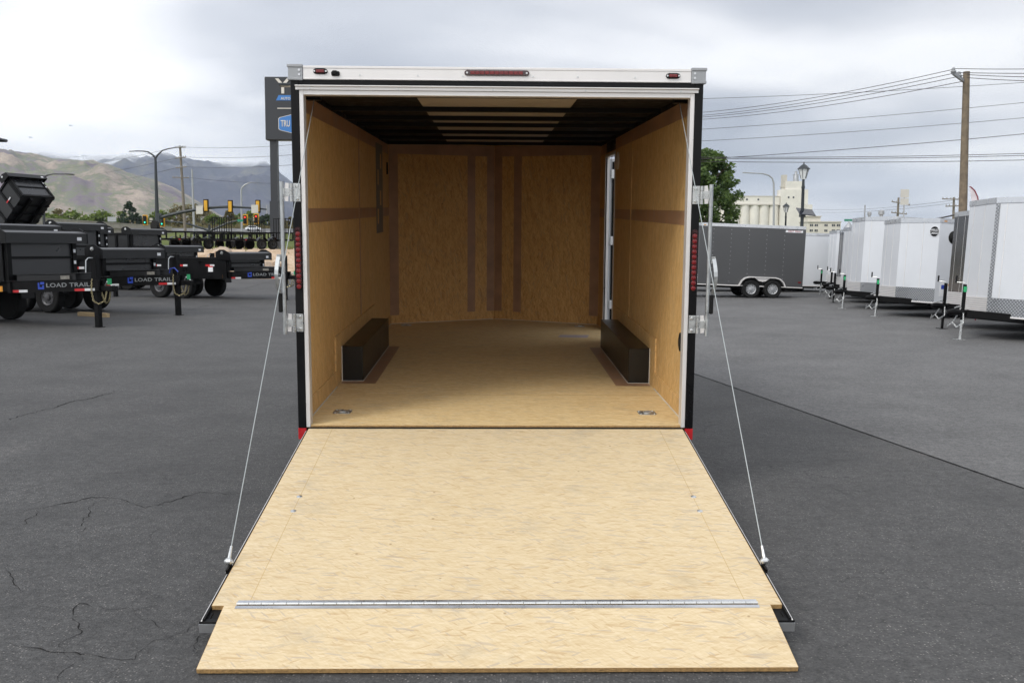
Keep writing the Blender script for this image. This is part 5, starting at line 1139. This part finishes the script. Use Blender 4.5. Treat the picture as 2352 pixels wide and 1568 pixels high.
# lot flood lamp in front of the sign, its pole behind the trailer post
d = 40; c = at(690, 560, d); LP = thing('lot_lamp', 'dark flat parking lot lamp in front of the pylon sign', 'street lamp', (c.x, d, 0)); q = at(690, 198, d)
MB().tube([(0, 0, 0), (0, 0, q.z+.1)], .09, 10).build('pole', 'street_steel', LP, True)
p = at(660, 197, d)-LP.location; MB().box(p.x-.30, p.x+.28, -.25, .25, p.z-.03, p.z+.07).build('lamp_head', 'street_steel', LP, bevel=.02); MB().box(p.x-.24, p.x+.22, -.19, .19, p.z-.036, p.z-.0305).build('lamp_lens', 'lantern_glass', LP); MB().bar((p.x+.25, 0, p.z+.02), (0, 0, p.z+.02), .07, .07).build('arm', 'street_steel', LP)
d = 24; c = at(-30, 322, d); LQ = thing('lot_lamp', 'dark parking lot lamp tip poking in at the left edge of the sky', 'street lamp', (c.x-.6, d, 0))
MB().tube([(0, 0, 0), (0, 0, c.z+.05)], .08, 10).build('pole', 'street_steel', LQ, True); MB().box(.1, at(9, 321, d).x-LQ.location.x, -.2, .2, c.z-.03, c.z+.04).build('lamp_head', 'street_steel', LQ, bevel=.02)

# ------------------------------------------------------------------ right background
leafy('tree', 'full green broadleaf tree rising behind the dark grey trailer', (at(1622, 500, 66).x, 66, 0), at(1622, 352, 66).z, 2.15, 'leaf_near', 15000, .15, .22, 0., None, 42)
def lantern(label, u, vt, d, panel=False):
    c = at(u, 560, d); R = thing('lamp_post', label, 'street lamp', (c.x, d, 0)); H = at(u, vt, d).z
    MB().lathe([(.16, 0), (.16, .12), (.11, .2), (.10, .8), (.075, .9), (.06, H-1.0), (.075, H-.95), (.055, H-.85), (.05, H-.62)], 14).build('post', 'street_steel', R, True)
    ln = MB().lathe([(.09, H-.62), (.10, H-.58), (.205, H-.22), (.19, H-.21), (.085, H-.56)], 6).build('lantern_glass', 'lantern_glass', R)
    for k in range(6): a = 2*PI*k/6; MB().bar((.1*math.cos(a), .1*math.sin(a), H-.59), (.21*math.cos(a), .21*math.sin(a), H-.21), .018, .018).build('lantern_bar', 'street_steel', R)
    MB().lathe([(.26, H-.22), (.24, H-.19), (.10, H-.06), (.03, H-.02), (.02, H+.04), (.004, H+.08)], 12).build('lantern_roof', 'street_steel', R, True)
    if panel:
        MB().box(-.30, .36, -.32, .26, 0, .04, Matrix.Translation((.10, 0, H-1.92)) @ Matrix.Rotation(.45, 4, 'X') @ Matrix.Rotation(.12, 4, 'Y')).build('solar_panel', 'solar', R); MB().box(-.1, .1, -.12, .12, H-2.12, H-1.95).build('battery_box', 'street_steel', R)
lantern('ornate black lantern post with solar panel above the dark grey trailer', 1840.5, 376, 40, True)
lantern('smaller ornate black lantern post in front of the silo tower', 1803, 467, 68)
# grain silos
d = 590; kz = k_at(d); g0 = Vector((at(1760, 560, d).x, d, 0)); SI = thing('grain_elevator', 'pale concrete grain elevator with silo bank and tall head house', 'building', g0)
def sx(u): return at(u, 500, d).x-g0.x
def sz_(v): return at(1760, v, d).z
r = (sx(1738)-sx(1715))/2
for k in range(11):
    x = sx(1543+k*22.2+11); MB().lathe([(r*1.02, 0), (r*1.02, sz_(472))], 24, 'z', (x, 0, 0)).build('silo', 'silo', SI, True)
MB().box(sx(1543), sx(1787), -r*.9, r*.9, sz_(471.5), sz_(452)).build('gallery', 'silo', SI); MB().box(sx(1542), sx(1788), -r*1.1, r*1.1, sz_(471.8), sz_(469)).build('cornice', 'silo_trim', SI); MB().box(sx(1542), sx(1788), -r*.95, r*.95, sz_(452.5), sz_(450.5)).build('coping', 'silo_trim', SI)
for k in range(8): u = 1554+k*26; MB().box(sx(u), sx(u+4), -r*.9-.1, -r*.9-.01, sz_(461), sz_(457)).build('window', 'window_dark', SI)
hh = MB().box(sx(1788), sx(1849), -r*1.6, r*1.6, 0, sz_(436)).build('head_house', 'silo', SI); MB().box(sx(1799), sx(1836), -r*1.3, r*1.3, sz_(436)+.01, sz_(417)).build('upper_house', 'silo', SI); MB().box(sx(1793), sx(1803), -2, 2, sz_(436)+.01, sz_(402)).build('dust_bin', 'silo_trim', SI); MB().box(sx(1791), sx(1806), -2.4, 2.4, sz_(430), sz_(428)).build('bin_platform', 'silo_trim', SI)
MB().lathe([(1.6, 0), (1.6, 3.2), (.8, 4.5), (.8, 6)], 12, 'z', (sx(1825), 0, sz_(417))).build('cyclone', 'lamp_steel', SI, True)
for u in (1819, 1831): MB().tube([(sx(u), -.5, sz_(417)), (sx(1825), -.5, sz_(399))], .35, 6).build('spout', 'lamp_steel', SI)
MB().box(sx(1819), sx(1831), -1, 1, sz_(402), sz_(400.5)).build('top_platform', 'lamp_steel', SI); MB().tube([(sx(1825), 0, sz_(400)), (sx(1825), 0, sz_(393))], .4, 6).build('mast', 'lamp_steel', SI)
for u in (1803, 1814): MB().box(sx(u), sx(u+3.5), -r*1.6-.12, -r*1.6-.01, sz_(456), sz_(452)).build('window', 'window_dark', SI)
# apartment block
d = 420; g0 = Vector((at(1890, 560, d).x, d, 0)); AP = thing('apartment_block', 'cream apartment block with dark windows beyond the white trailers', 'building', g0)
def sx(u): return at(u, 500, d).x-g0.x
MB().box(sx(1846), sx(1921), -6, 6, 0, sz_(511)).build('wall', 'stucco', AP); MB().box(sx(1845), sx(1922), -6.4, 6.4, sz_(511)+.01, sz_(508.5)).build('parapet', 'silo_trim', AP)
MB().box(sx(1849), sx(1878), -4, 6, sz_(508.5)+.01, sz_(498)).build('upper_wall', 'stucco', AP); MB().box(sx(1847), sx(1880), -4.6, 6.4, sz_(498)+.01, sz_(496)).build('upper_roof', 'silo_trim', AP); MB().box(sx(1849), sx(1862), -2, 6, sz_(496)+.01, sz_(470)).build('stair_tower', 'silo', AP)
for v in (515, 527, 539):
    for u in (1851, 1862, 1884, 1901, 1912):
        wn = MB().box(sx(u), sx(u+7), -6.1, -6.01, sz_(v+5), sz_(v)).build('window', 'window_dark', AP); MB().box(sx(u+3.3), sx(u+3.9), -6.15, -6.101, sz_(v+5), sz_(v)).build('mullion', 'stucco', wn)
# low warehouse behind the white trailers
d = 58; g0 = Vector((at(1990, 560, d).x, d, 0)); WH = thing('warehouse', 'low tan metal warehouse roof showing above the white trailers', 'building', g0)
def sx(u): return at(u, 520, d).x-g0.x
zt_ = at(1991, 500, d).z
def shr(mb): mb.v = [(a+.38*max(b, 0), b, c) for a, b, c in mb.v]; return mb
shr(MB().box(sx(1993), sx(2420), 0, 14, 0, zt_-.25)).build('wall', 'stucco', WH); shr(MB().prism([(-.4, zt_-.25), (-.4, zt_-.12), (7, zt_+.10), (14.4, zt_-.12), (14.4, zt_-.25)], sx(1990), sx(2424), 'x')).build('roof', 'metal_roof', WH)
for k in range(40): x = sx(1991)+k*.29; shr(MB().bar((x, -.41, zt_-.10), (x, 7, zt_+.125), .04, .03)).build('roof_seam', 'metal_roof', WH)
for u, hh_, rr_ in ((2017, .35, .12), (2045, .45, .17)): MB().lathe([(rr_*.6, -.3), (rr_*.6, hh_*.5), (rr_, hh_*.55), (rr_, hh_), (rr_*.5, hh_*1.15)], 12, 'z', (sx(u), 1.5, zt_)).build('roof_vent', 'lamp_steel', WH, True)
MB().tube([(sx(1992), .5, zt_-.2), (sx(1992), .5, zt_+.75)], .04, 6).build('vent_pipe', 'lamp_steel', WH)
# street name sign and feather flag
d = 62; c = at(1948, 560, d); SS = thing('street_sign', 'green street name sign on a post beyond the white trailers', 'sign', (c.x, d, 0)); q = at(1948, 506, d).z
MB().tube([(0, 0, 0), (0, 0, q)], .03, 8).build('post', 'lamp_steel', SS); MB().box(-.29, .29, -.02, .02, q-.06, q+.07).build('blade', 'sign_green', SS); MB().lathe([(.45, q-1.2), (.30, q-.45), (.1, q-.2), (.04, q-.1)], 14).build('post_hood', 'lamp_steel', SS, True)
d = 23.2; c = at(2230, 560, d); FF = thing('feather_flag', 'pale feather flag with dark red edge standing behind the nearest white trailer', 'flag', (c.x, d, 0))
pp = [at(u, v, d)-FF.location for u, v in ((2249, 560), (2249.5, 500), (2248.5, 470), (2245.5, 452), (2239, 438), (2231, 430.5), (2227, 429))]
pp[0].z = 0; MB().tube(pp, .014, 6).build('pole', 'flag_edge', FF, True)
e = [at(u, v, d)-FF.location for u, v in ((2234, 500), (2233, 470), (2231, 452), (2229, 440), (2227.5, 433))]
q = MB(); ed = pp[1:6]
for i in range(4): q.add([ed[i], ed[i+1], e[i+1], e[i]], [(0, 1, 2, 3)])
q.v = [(a[0], a[1]+.012*math.sin(a[2]*5), a[2]) for a in q.v]
fl_ = q.build('cloth', 'flag', FF); sm_ = fl_.modifiers.new('thick', 'SOLIDIFY'); sm_.thickness = .004
# birds
for u, v in ((160, 502/1.7415*1.0), (68, 316)):
    p = at(u, v if v > 300 else 288.5, 95); B = MB(); B.add([(-.28, 0, .05), (-.12, .06, .08), (0, .05, 0), (0, -.1, 0), (-.12, -.06, .07)], [(0, 1, 2, 3, 4)]); B.add([(.28, 0, .05), (.12, .06, .08), (0, .05, 0), (0, -.1, 0), (.12, -.06, .07)], [(4, 3, 2, 1, 0)]); B.tube([(0, -.14, 0), (0, 0, -.01), (0, .16, 0)], [.01, .035, .008], 6)
    B.build('bird', 'black_matte', None, label=('small dark bird flying high in the sky above the hill' if v > 300 and v < 315 or u > 100 else 'small dark bird flying lower over the hill at far left'), cat='bird', loc=p, rot=(0, .2, .6))

# ------------------------------------------------------------------ haze
hz = MB().box(-12500, 12500, -400, 12800, -2.5, 900).build('haze', None, None, kind='stuff', label='thin pale blue haze over the valley', cat='haze')
mt = bpy.data.materials.new('haze_air'); mt.use_nodes = True; n = mt.node_tree; n.nodes.clear()
pv_ = N(n, 'ShaderNodeVolumePrincipled', _Density=6.3e-5); pv_.inputs['Color'].default_value = (.74, .85, 1.0, 1); oo = N(n, 'ShaderNodeOutputMaterial'); L(n, pv_.outputs[0], oo.inputs['Volume'])
hz.data.materials.append(mt)
